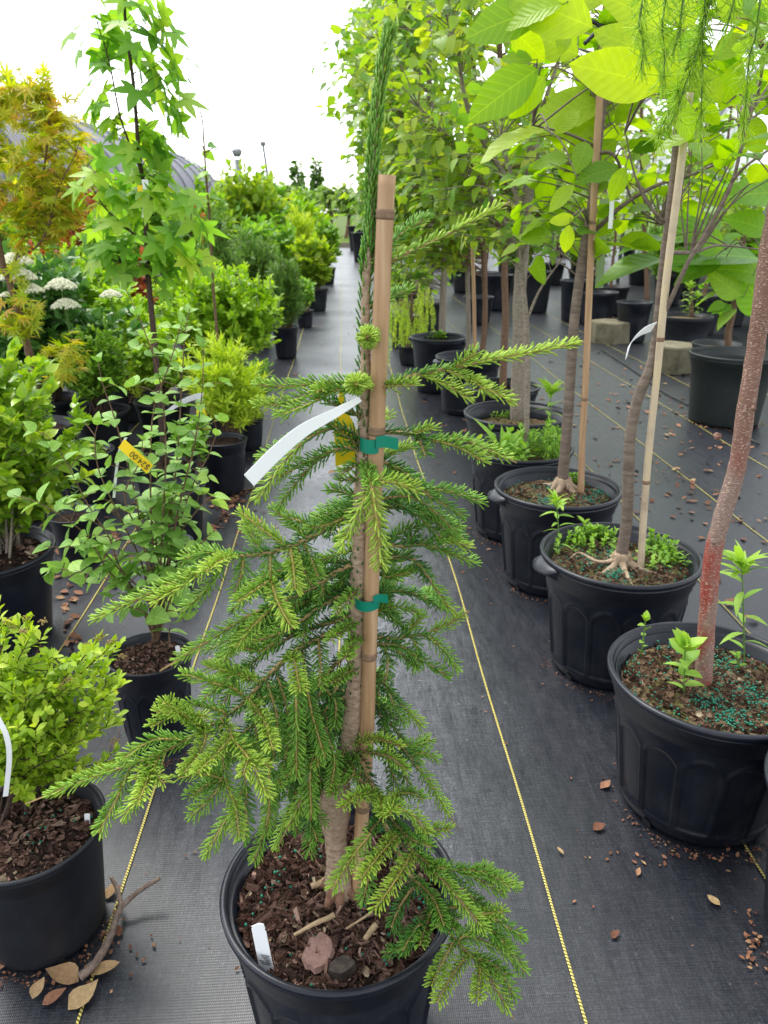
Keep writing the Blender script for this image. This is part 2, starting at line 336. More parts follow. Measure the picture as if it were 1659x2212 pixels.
# ------------------------------------------------------------------ nursery pots
def pot(P, R, H, label, mat='pot', style='panel', br=.80, soil='soil', soil_z=None, chips=0, beads=0, handles=False, hang=0., fill=.86, group='black nursery pots', seed=0, name='nursery_pot'):
    X, Y = P; r = thing(name, (X, Y, 0), label, 'pot', group)
    near = math.hypot(X, Y) < 5; n = (280 if math.hypot(X, Y) < 3.2 else 140) if near else 40
    zt = H; s = R/.17
    def rr(z): return R*(br + (1-br)*(z/H)) - .008*s
    prof = [(0, .004), (rr(0)*.93, .004), (rr(0)-.002, .008), (rr(0)+.001, .018)]
    zs = np.linspace(.03, H*.80, 44 if near else 4)
    prof += [(rr(z), z) for z in zs]
    i0, i1 = 4, 4+len(zs)-1
    e = .0035*s
    prof += [(rr(H*.81)+e, H*.815), (rr(H*.86)+e, H*.868), (rr(H*.87)+e*2, H*.878), (rr(H*.93)+e*2, H*.932), (rr(H*.94)+e*2.8, H*.945),
             (R-.002*s, H-.016*s), (R+.003*s, H-.010*s), (R+.004*s, H-.003*s), (R+.001*s, H), (R-.004*s, H), (R-.007*s, H-.004*s), (R-.010*s, H-.02*s), (R-.0115*s, H*.945), (R-.0145*s, H*.942), (R-.0155*s, H*.915), (R-.0185*s, H*.912), (R-.0195*s, H*.885), (R-.0225*s, H*.882)]
    sz = fill*H if soil_z is None else soil_z
    prof += [(rr(H*.8)-.006, H*.8), (rr(sz*.9)-.008, sz*.88)]
    npan = 14 if style == 'panel' else 48
    ztop = H*.74
    def disp(T, Z, I):
        inb = (I >= i0) & (I <= i1)
        ph = (T*npan/(2*PI)) % 1.0
        if style == 'panel':
            top = ztop - H*.10*np.abs(ph-.5)**2*4
            m = np.clip((top-Z)/(H*.05), 0, 1)*np.clip((.475-np.abs(ph-.5))/.06, 0, 1)*np.clip((Z-.03)/.012, 0, 1)
            return np.where(inb, .0034*s*4*m*(1-m)-.0014*s*m, 0)
        if style == 'rib': return np.where(inb, .0018*s*np.cos(T*npan)*np.clip((ztop-Z)/.02, 0, 1), 0)
        return Z*0
    mb = MB(); mb.lathe(prof, n if style != 'rib' else max(n, 144), disp if near or style == 'rib' else None); mb.build('pot_body', M[mat], r)
    # soil
    rs = rr(sz)-.004; sm = MB(); m = 26 if near else 6; nn = 64 if near else 24
    th = np.arange(nn)*2*PI/nn; V = [(0, 0, sz+.012)]
    for i in range(1, m+1):
        q = rs*i/m
        for a in th: V.append((q*math.cos(a), q*math.sin(a), sz+.012*(1-(i/m)**2)+(.006*s*rng.uniform(-1, 1) if near else 0)))
    F3 = np.array([(0, 1+k, 1+(k+1) % nn) for k in range(nn)]); F4 = np.array([(1+(i-1)*nn+k, 1+i*nn+k, 1+i*nn+(k+1) % nn, 1+(i-1)*nn+(k+1) % nn) for i in range(1, m) for k in range(nn)])
    sm.add(V, [F3, F4]); so_ = sm.build('soil', M[soil], r)
    def scat(k, rmax=.95): a = rng.uniform(0, 2*PI, k); q = rs*rmax*np.sqrt(rng.uniform(0, 1, k)); return q*np.cos(a), q*np.sin(a), sz+.012*(1-(q/rs)**2)
    if chips:
        cb = MB(); px, py, pz = scat(chips)
        for k in range(chips):
            L = (rng.gamma(3, .0016)*1.25*s+.002)*(.62 if soil == 'soil2' else 1); w_ = L*rng.uniform(.35, .9); h_ = L*rng.uniform(.10, .26)
            if soil == 'soil2' and rng.random() < .3: L *= 2.6; w_ *= .28; h_ = w_*.6
            m_ = rng.integers(5, 8); an = np.sort(rng.uniform(0, 2*PI, m_)); ra = rng.uniform(.75, 1.15, m_)
            bx = np.stack([np.cos(an)*ra*L, np.sin(an)*ra*w_, np.full(m_, -h_)], 1); tx = bx*A(.85, .85, 0)+np.stack([an*0, an*0, h_*rng.uniform(.6, 1.3, m_)], 1)
            d = rand_unit(1)[0]; d[2] *= .3; d /= np.linalg.norm(d); u_ = np.cross(d, A(0, 0, 1)+.5*rand_unit(1)[0]); u_ /= np.linalg.norm(u_); n_ = np.cross(u_, d)
            Rm = np.stack([d, u_, -n_]); vv = np.vstack([bx, tx])@Rm + A(px[k], py[k], pz[k]+h_*.8+rng.uniform(0, .004))
            q = np.arange(m_); kk = (q+1) % m_
            cb.add(vv, [np.stack([q, kk, kk+m_, q+m_], 1), (q+m_)[None]], np.tile(A(0, 0, rng.beta(1.6, 2.2) if rng.random() > .04 else 1), (2*m_, 1)))
        o = cb.build('bark_chips', M['chip2' if soil == 'soil2' else 'chip'], so_, smooth=False); o['kind'] = 'stuff'
    if beads:
        bb = MB(); px, py, pz = scat(beads); cl = rng.normal(0, .35, (7, 2))*rs*.9
        u_ = [(0, 0, -1)]+[(math.cos(a)*.87, math.sin(a)*.87, z_) for z_, o_ in ((-.45, 0), (.45, .5)) for a in (np.arange(5)+o_)*2*PI/5]+[(0, 0, 1)]
        fc = [(0, 1+(k+1) % 5, 1+k) for k in range(5)]+[(1+k, 1+(k+1) % 5, 6+k) for k in range(5)]+[(6+k, 1+(k+1) % 5, 6+(k+1) % 5) for k in range(5)]+[(11, 6+k, 6+(k+1) % 5) for k in range(5)]
        u_ = np.array(u_); fc = np.array(fc)
        for k in range(beads):
            x_, y_ = px[k], py[k]
            if rng.random() < .72: c_ = cl[rng.integers(7)]+rng.normal(0, .10*rs, 2); x_, y_ = c_
            if math.hypot(x_, y_) > rs*.96: continue
            bb.add(u_*.0025*rng.uniform(.8, 1.2)+A(x_, y_, sz+.012+.003*rng.uniform(-1, 1.6)), fc)
        o = bb.build('fertiliser_beads', M['bead'], so_); o['kind'] = 'stuff'
    if handles:
        for sg in (0, PI):
            hb = MB(); a0 = hang+sg; an = np.linspace(-.26, .26, 11)
            top = []; 
            for q in an:
                e_ = .026*s*math.sqrt(max(0, 1-(q/.26)**2)); top.append((q, e_))
            V = []
            for q, e_ in top:
                for rad_, z_ in ((R-.002, H-.012), (R+.003+e_, H-.016-e_*.3), (R+.003+e_, H-.022-e_*.3), (R-.002, H-.045)): V.append((rad_*math.cos(a0+q), rad_*math.sin(a0+q), z_))
            F = [(i*4+j, i*4+j+1, (i+1)*4+j+1, (i+1)*4+j) for i in range(len(top)-1) for j in range(3)]
            hb.add(V, np.array(F)); hb.build('handle', M[mat], r)
    # drain holes
    if near:
        for k in range(4):
            a = k*PI/2+.55+seed; hb = MB(); V = []
            for dz, da in ((0.002, -.07), (.002, .07), (.018, .06), (.022, 0), (.018, -.06)):
                q = rr(dz)+.0012; V.append((q*math.cos(a+da), q*math.sin(a+da), dz))
            hb.add(V, np.array([[0, 1, 2, 3, 4]])); hb.build('drain_hole', M['tie'], r)
    return r, sz

# ------------------------------------------------------------------ the spruce in the middle
def needles(mb, pts, dens=1050, ln=.0125, wd=.00105, tint=.6, ang=52, up_bias=.85, appress=0, r=.0015, taper=True, dark_under=0):
    pts = spline(pts, 7); seg = np.linalg.norm(np.diff(pts, axis=0), axis=1); L = seg.sum()
    if L < .008: return
    n = int(dens*1.05*L); s_ = (np.arange(n)+.5)/n; cum = np.concatenate([[0], np.cumsum(seg)])/L
    P = np.stack([np.interp(s_, cum, pts[:, k]) for k in range(3)], 1); tg = np.gradient(P, axis=0); tg /= np.linalg.norm(tg, axis=1)[:, None]+1e-9
    ref = np.tile(A(0, 0, 1), (n, 1)); a = np.cross(tg, ref); nn_ = np.linalg.norm(a, axis=1); bad = nn_ < .25; a[bad] = np.cross(tg[bad], A(0, 1, 0)); a /= np.linalg.norm(a, axis=1)[:, None]; b = np.cross(a, tg)
    ph = np.arange(n)*2.39996+rng.normal(0, .25, n)
    sb = np.sin(ph); sb = np.where(sb < 0, sb*.45, sb*.75) if not appress else sb; rad = np.cos(ph)[:, None]*a + sb[:, None]*b
    # needles under the twig sweep to the sides: flattened spray
    under = (rad@A(0, 0, 1)) < -.35
    rad[under & (rng.random(n) < up_bias)] *= A(1, 1, -.6)
    rad /= np.linalg.norm(rad, axis=1)[:, None]
    th = np.radians(ang-4+rng.normal(0, 5, n)); th = th*(1-.45*np.clip((s_-.86)/.14, 0, 1))
    if appress: th = np.radians((19 if ang == 52 else ang)+rng.normal(0, 5, n))
    d = tg*np.cos(th)[:, None]+rad*np.sin(th)[:, None]; d[:, 2] += .10
    l_ = ln*1.08*rng.uniform(.88, 1.08, n); wd = max(wd, .00105)
    if taper: l_ *= np.clip(.55+s_*5, 0, 1)*np.clip(.62+(1-s_)*4, 0, 1)
    sc = np.stack([np.full(n, wd), l_, np.full(n, wd)], 1)
    mb.inst(L_NEED, P+rad*r, d, rad, sc, np.clip(tint+rng.normal(0, .07, n)+.22*(s_-.5), 0, 1))
def needle_mat():
    t = NT('spruce_needles'); u, v, ti = t.lc()
    col = t.ramp(ti, [(0, (.03, .10, .022)), (.3, (.075, .24, .035)), (.6, (.22, .44, .05)), (1, (.46, .64, .08))])
    col = t.mix(t.math('MULTIPLY', t.math('LESS_THAN', v, .14), .7), col, (.35, .27, .06))
    tr = t.n('BsdfTranslucent'); t.l(col, tr.inputs[0]); mx = t.n('MixShader'); mx.inputs[0].default_value = .2
    t.l(t.pr(col, .42, .32), mx.inputs[1]); t.l(tr.outputs[0], mx.inputs[2]); return t.done(mx.outputs[0])
M['needle'] = needle_mat()
M['sprucebark'] = bark_mat('spruce_bark', (.27, .17, .11), (.62, .47, .34), 90, 2.2, .85, 1.0)
t = NT('spruce_twig'); u, v, ti = t.lc(); col = t.ramp(ti, [(0, (.07, .04, .025)), (.45, (.30, .20, .06)), (.8, (.42, .36, .06)), (1, (.60, .50, .07))]); nz = t.noise(300, 3, .7, t.coord())
M['twig'] = t.done(t.pr(t.mix(t.math('MULTIPLY', nz, .35), col, (.5, .40, .28)), .8, .2, t.bump(nz, .8, .002)))
SY = .845   # depth of the trunk
spr = thing('spruce_tree', (G(735, 1900, .27)[0], SY, .26), 'green spruce tied to a bamboo cane in the middle of the aisle, long upright leader', 'spruce tree')
TR = [(738, 1935, .026), (733, 1895, .021), (728, 1850, .0150), (724, 1800, .0160), (722, 1770, .0215), (724, 1725, .0235), (730, 1685, .0165), (741, 1650, .015), (755, 1600, .0145), (764, 1540, .013), (768, 1480, .0125), (770, 1400, .0118), (773, 1300, .011), (777, 1200, .0103), (779, 1120, .0097), (782, 1040, .009), (786, 960, .008), (788, 880, .0068), (790, 800, .0058), (789, 700, .0050), (790, 630, .0048), (794, 575, .0052), (797, 540, .0038), (800, 480, .0034), (802, 380, .003), (812, 250, .0026), (828, 130, .002), (840, 75, .0012)]
def tW(x, y, dd=0): return W(x, y, SY+dd)
tp = np.array([tW(x, y) for x, y, r in TR]); ts = spline(tp, 5); tr_ = np.interp(np.linspace(0, 1, len(ts)), np.linspace(0, 1, len(TR)), [r for *_, r in TR])
mb = MB(); mb.tube(ts, tr_, 16, wob=.05); put(mb, 'trunk', M['sprucebark'], spr)
# roots at the collar
mb = MB()
for a in (-2.2, -1.6, -.7, .3, 2.9):
    p = tW(735, 1900); mb.tube(spline([p+A(0, 0, .012), p+A(.016*math.cos(a), .016*math.sin(a), -.004), p+A(.038*math.cos(a), .038*math.sin(a), -.028)], 4), lerp(.013, .004, 9), 8, wob=.2)
put(mb, 'root', bark_mat('root_bark', (.16, .08, .05), (.36, .2, .12), 120, .5), spr)
def trunk_at(y):
    ys = [q[1] for q in TR][::-1]; xs = [q[0] for q in TR][::-1]; return float(np.interp(y, ys, xs))
# (attachment y, depth at the tip, tint, [main points], [side shoots (end depth offset, tint, points...)])
BR = [
 (565, -.02, .88, [(830, 572), (880, 548), (960, 510), (1030, 475), (1102, 436)], []),
 (560, .07, .45, [(835, 535), (875, 500), (925, 470)], []),
 (668, .05, .45, [(830, 650), (885, 626)], []),
 (735, -.075, .9, [(794, 728), (795, 726)], []),
 (835, .01, .66, [(830, 835), (880, 816), (930, 803), (980, 795), (1060, 778), (1160, 760), (1263, 738)], [(.02, .9, (905, 812), (960, 830), (1014, 862)), (-.03, .85, (962, 800), (1030, 830), (1106, 868)), (-.02, .75, (978, 790), (1026, 764)), (-.03, .8, (815, 838), (895, 832))]),
 (832, -.01, .62, [(760, 828), (690, 828), (620, 836), (555, 832)], [(-.02, .72, (755, 842), (690, 846), (610, 872), (553, 875)), (-.04, .65, (725, 850), (670, 872), (600, 898)), (-.09, .95, (790, 835), (768, 830))]),
 (905, -.03, .3, [(770, 895), (740, 880), (705, 865)], [(-.02, .3, (775, 965), (710, 912))]),
 (955, -.02, .5, [(745, 925), (690, 934), (625, 985), (556, 1078)], [(.02, .55, (700, 930), (650, 945), (560, 992))]),
 (975, -.01, .42, [(740, 968), (700, 985), (655, 1025), (600, 1098)], [(.0, .5, (720, 975), (660, 1000), (605, 1030))]),
 (940, .02, .38, [(822, 934), (888, 937), (931, 950), (993, 950), (1055, 972), (1116, 1000)], [(-.03, .68, (925, 948), (985, 965), (1047, 998)), (-.02, .4, (900, 942), (919, 985)), (-.01, .75, (890, 937), (935, 925))]),
 (985, .03, .78, [(825, 985), (894, 962)], []),
 (905, .03, .85, [(822, 912), (840, 895)], []),
 (995, -.02, .35, [(830, 1000), (880, 1026), (925, 1070), (1001, 1115)], [(.01, .55, (930, 1058), (985, 1065), (1041, 1086)), (-.01, .7, (835, 1005), (870, 1035))]),
 (1080, .0, .38, [(825, 1078), (888, 1074), (937, 1105), (988, 1152)], [(.01, .35, (838, 1085), (900, 1112), (953, 1166))]),
 (1010, -.10, .55, [(792, 1010), (803, 1055)], [(-.10, .95, (803, 1055), (815, 1130), (823, 1225)), (-.09, .85, (803, 1050), (772, 1110), (737, 1182)), (-.10, .88, (806, 1045), (850, 1042), (901, 1064))]),
 (1040, -.01, .45, [(760, 1036), (733, 1038)], []), (1072, .01, .4, [(750, 1066), (708, 1056)], []),
 (1100, .0, .5, [(740, 1104), (676, 1124)], [(-.03, .5, (770, 1100), (720, 1130), (668, 1142))]), (1000, -.03, .6, [(770, 1005), (741, 1022)], []),
 (1125, -.06, .42, [(731, 1128), (688, 1152), (640, 1176), (570, 1197), (507, 1203), (430, 1232), (330, 1280), (203, 1338)],
   [(-.01, .82, (615, 1178), (575, 1150), (519, 1107)), (.0, .7, (570, 1195), (550, 1165), (533, 1135)), (.02, .6, (665, 1160), (640, 1140), (590, 1100)), (.0, .5, (690, 1150), (655, 1128), (620, 1118)), (-.05, .55, (526, 1203), (522, 1240), (506, 1285)),
    (-.06, .85, (629, 1184), (634, 1230), (638, 1275)), (-.03, .55, (657, 1172), (672, 1210), (688, 1248)), (-.05, .6, (584, 1200), (584, 1253)), (-.09, .7, (584, 1252), (555, 1272), (513, 1300)), (-.10, .88, (584, 1252), (600, 1300), (628, 1352)),
    (-.02, .62, (505, 1200), (450, 1195), (397, 1208)), (-.10, .98, (507, 1202), (478, 1212), (446, 1235)), (-.07, .9, (455, 1220), (400, 1262), (334, 1300)), (-.04, .6, (490, 1215), (450, 1270), (393, 1322)), (-.03, .5, (640, 1176), (652, 1225), (672, 1262))]),
 (1190, .0, .48, [(745, 1192), (697, 1208)], []), (1215, .01, .42, [(755, 1235), (730, 1262)], []),
 (1215, -.07, .3, [(735, 1232), (663, 1275), (588, 1310), (538, 1330), (450, 1385), (345, 1450)], [(-.07, .75, (590, 1312), (550, 1350), (512, 1395)), (-.04, .6, (532, 1333), (505, 1380), (482, 1438)), (-.02, .5, (680, 1262), (640, 1280), (610, 1330)), (-.01, .5, (700, 1250), (690, 1300), (668, 1340))]),
 (1275, -.05, .3, [(731, 1290), (672, 1325), (626, 1359), (570, 1380), (519, 1403)], [(-.06, .55, (612, 1370), (570, 1405), (527, 1400)), (-.02, .45, (690, 1315), (660, 1345), (655, 1400))]),
 (1270, -.07, .6, [(760, 1285), (728, 1328)], []), (1350, -.08, .6, [(752, 1352), (714, 1384)], []), (1375, -.09, .65, [(760, 1390), (745, 1422)], []), (1446, -.07, .62, [(745, 1455), (714, 1478)], []),
 (1345, -.12, .35, [(737, 1362), (688, 1380), (635, 1410), (579, 1460), (532, 1512), (486, 1549), (439, 1577), (336, 1633), (200, 1680), (55, 1737)],
   [(-.07, .7, (560, 1470), (510, 1455), (446, 1440)), (-.05, .62, (510, 1490), (460, 1475), (393, 1455)), (-.06, .6, (492, 1540), (450, 1528), (405, 1523)), (-.14, .8, (439, 1574), (400, 1545), (353, 1517)), (-.13, .68, (440, 1574), (390, 1545), (326, 1570)),
    (-.10, .6, (400, 1590), (330, 1600), (265, 1640)), (-.16, .98, (330, 1636), (318, 1685), (297, 1738)), (-.15, .7, (345, 1632), (315, 1690), (266, 1765)), (-.13, .62, (290, 1655), (250, 1730), (213, 1800)), (-.16, .85, (445, 1590), (430, 1630), (398, 1668)),
    (-.17, .88, (498, 1590), (465, 1630), (425, 1670)), (-.17, .92, (507, 1592), (545, 1650), (578, 1722)), (-.15, .85, (545, 1512), (572, 1560), (590, 1620)), (-.10, .5, (475, 1580), (486, 1683)), (-.12, .66, (486, 1680), (435, 1672), (384, 1682)),
    (-.12, .55, (486, 1683), (450, 1695), (409, 1722)), (-.12, .6, (489, 1690), (455, 1725), (413, 1762)), (-.13, .78, (490, 1688), (508, 1745), (517, 1808)), (-.09, .5, (530, 1610), (530, 1700)), (-.11, .66, (530, 1700), (495, 1760), (443, 1848)),
    (-.12, .8, (635, 1428), (642, 1460), (649, 1496)), (-.10, .42, (657, 1405), (672, 1533), (702, 1638)), (-.11, .52, (632, 1450), (640, 1560), (640, 1682)), (-.08, .5, (688, 1385), (692, 1440), (690, 1485)), (-.09, .42, (582, 1470), (600, 1560), (590, 1640)),
    (-.07, .4, (600, 1450), (625, 1560), (612, 1660)), (-.06, .45, (565, 1485), (552, 1560), (560, 1650)), (-.10, .55, (582, 1660), (579, 1767), (548, 1862)), (-.09, .45, (532, 1700), (532, 1760), (527, 1816)), (-.07, .38, (560, 1560), (500, 1610), (480, 1640))]),
 (1430, -.10, .35, [(735, 1470), (712, 1520), (700, 1600), (679, 1650), (660, 1710), (604, 1822)], [(-.10, .5, (700, 1590), (672, 1650), (672, 1760)), (-.09, .4, (669, 1690), (672, 1780), (668, 1848)), (-.06, .35, (720, 1500), (690, 1560), (650, 1600)), (-.07, .5, (705, 1580), (722, 1640), (716, 1700)), (-.05, .35, (700, 1600), (640, 1650), (620, 1720))]),
 (1400, -.05, .32, [(720, 1440), (690, 1500), (668, 1570), (650, 1640)], [(-.05, .4, (700, 1480), (725, 1520), (722, 1570)), (-.04, .4, (690, 1500), (650, 1530), (620, 1590)), (-.03, .35, (668, 1560), (690, 1620), (690, 1680)), (-.02, .35, (680, 1530), (640, 1620), (600, 1700))]),
 (1500, .02, .3, [(700, 1530), (640, 1600), (600, 1700), (575, 1800)], [(.02, .35, (660, 1580), (620, 1620), (560, 1640)), (.03, .35, (620, 1650), (640, 1720), (640, 1800)), (.0, .4, (690, 1545), (680, 1640), (700, 1740))]),
 (1550, .04, .3, [(700, 1600), (650, 1680), (620, 1760), (595, 1830)], [(.03, .35, (680, 1620), (690, 1700), (685, 1790)), (.0, .35, (660, 1670), (620, 1690), (585, 1740))]),
 (1600, -.06, .5, [(745, 1620), (735, 1660), (719, 1716)], []), (1560, .0, .35, [(730, 1580), (700, 1640), (690, 1720)], [(.0, .4, (710, 1620), (720, 1680), (705, 1740))]),
 (1170, .01, .42, [(838, 1176), (881, 1181), (931, 1168), (980, 1172), (1029, 1184)], [(.03, .5, (906, 1180), (970, 1195), (1029, 1217)), (.05, .45, (844, 1165), (875, 1145), (907, 1137)), (.04, .4, (875, 1180), (893, 1155))]),
 (1205, .0, .35, [(840, 1205), (890, 1207), (925, 1247), (956, 1296), (988, 1330)], [(.03, .5, (835, 1215), (888, 1198)), (.0, .5, (830, 1245), (892, 1237)), (.02, .4, (905, 1215), (925, 1250))]),
 (1230, .05, .4, [(830, 1240), (870, 1235), (905, 1225)], []), (1330, .03, .45, [(815, 1322), (860, 1312), (906, 1325)], [(.03, .4, (835, 1325), (872, 1358))]),
 (1365, .0, .42, [(830, 1378), (869, 1377), (919, 1368), (965, 1350), (1014, 1320)], [(.01, .6, (869, 1375), (890, 1355), (913, 1333)), (.0, .55, (915, 1370), (955, 1400), (988, 1447)), (-.01, .45, (890, 1375), (900, 1400), (897, 1440))]),
 (1385, -.01, .42, [(820, 1392), (866, 1396), (906, 1424), (970, 1462)], [(.0, .45, (845, 1392), (870, 1415), (898, 1443)), (.0, .4, (830, 1395), (838, 1430), (832, 1470))]),
 (1440, .02, .35, [(810, 1455), (850, 1500), (881, 1537), (910, 1567)], [(.0, .42, (830, 1478), (850, 1520), (872, 1562)), (.03, .35, (820, 1465), (815, 1520), (830, 1570))]),
 (1500, .04, .33, [(810, 1520), (850, 1570), (880, 1610), (905, 1650)], [(.03, .4, (830, 1545), (835, 1600), (860, 1640))]),
 (1606, -.07, .8, [(782, 1600), (825, 1598), (865, 1613)], []), (1612, -.06, .65, [(797, 1626), (840, 1635), (879, 1664)], []),
 (1590, .03, .38, [(820, 1600), (863, 1610), (895, 1650), (931, 1695), (987, 1788)], [(.05, .6, (863, 1610), (900, 1610), (929, 1597)), (.04, .55, (880, 1635), (915, 1628), (942, 1640)), (.02, .4, (863, 1630), (875, 1670), (882, 1710)), (.02, .4, (835, 1625), (850, 1680), (846, 1730))]),
 (1625, -.09, .6, [(757, 1640), (740, 1675), (718, 1716)], [(-.08, .5, (765, 1640), (765, 1665), (754, 1690))]),
 (1615, -.20, .4, [(782, 1650), (808, 1705), (838, 1760), (866, 1800), (892, 1838), (915, 1860), (959, 1905), (1048, 2012)],
   [(-.20, .95, (891, 1840), (855, 1900), (810, 1965)), (-.19, .9, (863, 1795), (825, 1840), (780, 1898)), (-.17, .75, (800, 1800), (755, 1860), (718, 1920)), (-.13, .3, (833, 1755), (800, 1795)), (-.15, .75, (806, 1710), (775, 1718), (740, 1745)), (-.14, .8, (810, 1712), (822, 1735), (830, 1760)),
    (-.14, .85, (862, 1710), (850, 1735), (843, 1758)), (-.10, .55, (862, 1715), (890, 1715), (914, 1728)), (-.13, .75, (860, 1745), (895, 1765), (923, 1800)), (-.10, .75, (900, 1810), (935, 1795), (971, 1793)), (-.13, .45, (797, 1850), (795, 1900), (783, 1948)), (-.16, .4, (850, 1775), (885, 1810), (930, 1830)),
    (-.14, .55, (925, 1868), (1000, 1885), (1086, 1928)), (-.12, .6, (985, 1882), (1050, 1885), (1117, 1912)), (-.15, .5, (900, 1850), (930, 1870), (960, 1876))]),
 (1640, -.19, .42, [(800, 1720), (840, 1800), (880, 1880), (925, 1940), (944, 1966), (978, 2026), (1012, 2060), (1040, 2085), (1068, 2131), (1112, 2205)],
   [(-.19, .75, (978, 2030), (955, 2080), (932, 2130)), (-.20, .85, (1009, 2063), (975, 2110), (945, 2165)), (-.20, .9, (1034, 2085), (1036, 2120), (1032, 2160)), (-.16, .6, (1004, 2022), (1050, 2035), (1098, 2063)), (-.17, .5, (1046, 2085), (1085, 2110), (1112, 2155)), (-.17, .45, (985, 1935), (1040, 1955), (1068, 1985), (1131, 2025)),
    (-.18, .72, (1040, 1975), (1060, 1972), (1085, 1970)), (-.16, .5, (1053, 2000), (1095, 2045), (1134, 2100)), (-.16, .5, (931, 1960), (920, 2000), (907, 2042)), (-.12, .22, (897, 1910), (866, 1955), (846, 2000)), (-.14, .3, (905, 2000), (870, 2045), (836, 2058)), (-.13, .3, (850, 2000), (870, 2020)),
    (-.17, .4, (925, 1940), (960, 1985), (985, 2010)), (-.17, .45, (900, 1900), (935, 1940), (960, 2000)), (-.15, .5, (944, 1966), (1000, 1960), (1040, 1975)), (-.17, .5, (1020, 2070), (1060, 2080), (1100, 2110)), (-.14, .4, (960, 1900), (1010, 1930), (1060, 1990))]),
]
allt = []
for (ya, dd, tint, mp, kids) in BR:
    xa = trunk_at(ya); P2 = [(xa, ya)] + mp; n = len(P2); cl = [0]
    for i in range(1, n): cl.append(cl[-1]+math.hypot(P2[i][0]-P2[i-1][0], P2[i][1]-P2[i-1][1]))
    dps = [dd*(q/cl[-1])**.9 for q in cl]; pts = [tW(x, y, d) for (x, y), d in zip(P2, dps)]
    sp = spline(pts, 6); Lm = np.linalg.norm(np.diff(sp, axis=0), axis=1).sum()
    wb = MB(); nb = MB(); r0 = min(.0046, .0016+Lm*.008)
    wb.tube(sp, lerp(r0, .0009, len(sp)), 7, tint=.35, wob=.12)
    # older wood bears fewer needles; the last season's growth is bright
    if Lm > .14:
        k = int(len(sp)*.62); needles(nb, sp[:k+1][::3], 700, .0115, .0008, max(.12, tint-.22), 48); needles(nb, sp[k:][::3] if len(sp[k:]) > 6 else sp[k:], 1000, .0135, .00095, min(1, tint+.32), 50)
    else: needles(nb, sp[::3] if len(sp) > 7 else sp, 1000, .0125, .0009, tint, 52)
    s2 = np.array(P2, float); fine2 = spline([np.append(q, d) for q, d in zip(s2, dps)], 10)
    stems = [fine2]
    for kd in kids:
        de, kt, *kp = kd; x0, y0 = kp[0]
        allp = np.vstack(stems); j = np.argmin((allp[:, 0]-x0)**2+(allp[:, 1]-y0)**2); d0 = allp[j, 2]; st_ = allp[j, :2] if math.hypot(allp[j, 0]-x0, allp[j, 1]-y0) < 45 else A(x0, y0)
        q2 = [tuple(st_)] + ([kp[0]] if math.hypot(*(st_-A(x0, y0))) > 10 else []) + list(kp[1:]); m = len(q2)
        ds = [d0+(de+rng.uniform(-.012, .012)-d0)*(i/(m-1)) for i in range(m)]
        stems.append(spline([A(a_[0], a_[1], d_) for a_, d_ in zip(q2, ds)], 6))
        pp = [tW(a_[0], a_[1], d_) for a_, d_ in zip(q2, ds)]; sk = spline(pp, 6)
        wb.tube(sk, lerp(.0019, .0008, len(sk)), 6, tint=.35+.5*kt); needles(nb, pp, 1050, .0122+.0036*max(0, kt-.3), .00092, kt, 52)
        # twiglets
        Lk = np.linalg.norm(np.diff(sk, axis=0), axis=1).sum()
        if Lk > .075 and rng.random() < .28:
            for sg in (-1, 1):
                j = int(len(sk)*rng.uniform(.25, .5)); tgv = sk[min(j+1, len(sk)-1)]-sk[j]; tgv /= np.linalg.norm(tgv); sv = np.cross(tgv, A(0, .3, 1)); sv /= np.linalg.norm(sv)+1e-9
                e = sk[j]+(tgv*.7+sg*sv*.75+A(0, 0, -.1))*rng.uniform(.018, .034); pq = [sk[j], (sk[j]+e)/2+A(0, 0, .002), e]; wb.tube(spline(pq, 4), .0009, 5, tint=.6); needles(nb, pq, 1050, .0115, .0009, min(1, kt+.08), 52)
    b = put(wb, 'branch', M['twig'], spr); put(nb, 'needles', M['needle'], b)
# branches on the far side of the trunk
for k in range(19):
    ya = rng.uniform(950, 1640); xa = trunk_at(ya); f_ = (ya-850)/800
    a = rng.uniform(.3, PI-.05); L = rng.uniform(.08, .12)+.15*f_; p0 = tW(xa, ya)
    e = p0 + A(math.cos(a)*L, math.sin(a)*L*.9, -.02-.12*f_-rng.uniform(0, .05)); mid = (p0+e)/2+A(0, 0, .02)
    sp = spline([p0, mid, e], 6); wb = MB(); nb = MB(); wb.tube(sp, lerp(.003, .0009, len(sp)), 6, tint=.3); needles(nb, [p0, mid, e], 900, .0125, .0009, .34)
    for q in range(int(3+5*f_)):
        j = rng.integers(3, len(sp)-2); s0 = sp[j]; aa = a+rng.choice([-1, 1])*rng.uniform(.5, .9); l2 = rng.uniform(.035, .07)+.03*f_
        e2 = s0+A(math.cos(aa)*l2, math.sin(aa)*l2, -l2*rng.uniform(.2, .9)); wb.tube([s0, (s0+e2)/2+A(0, 0, .004), e2], .0011, 5, tint=.4); needles(nb, [s0, (s0+e2)/2+A(0, 0, .004), e2], 950, .0125, .0009, .4+.2*rng.random())
    b = put(wb, 'branch', M['twig'], spr); put(nb, 'needles', M['needle'], b)
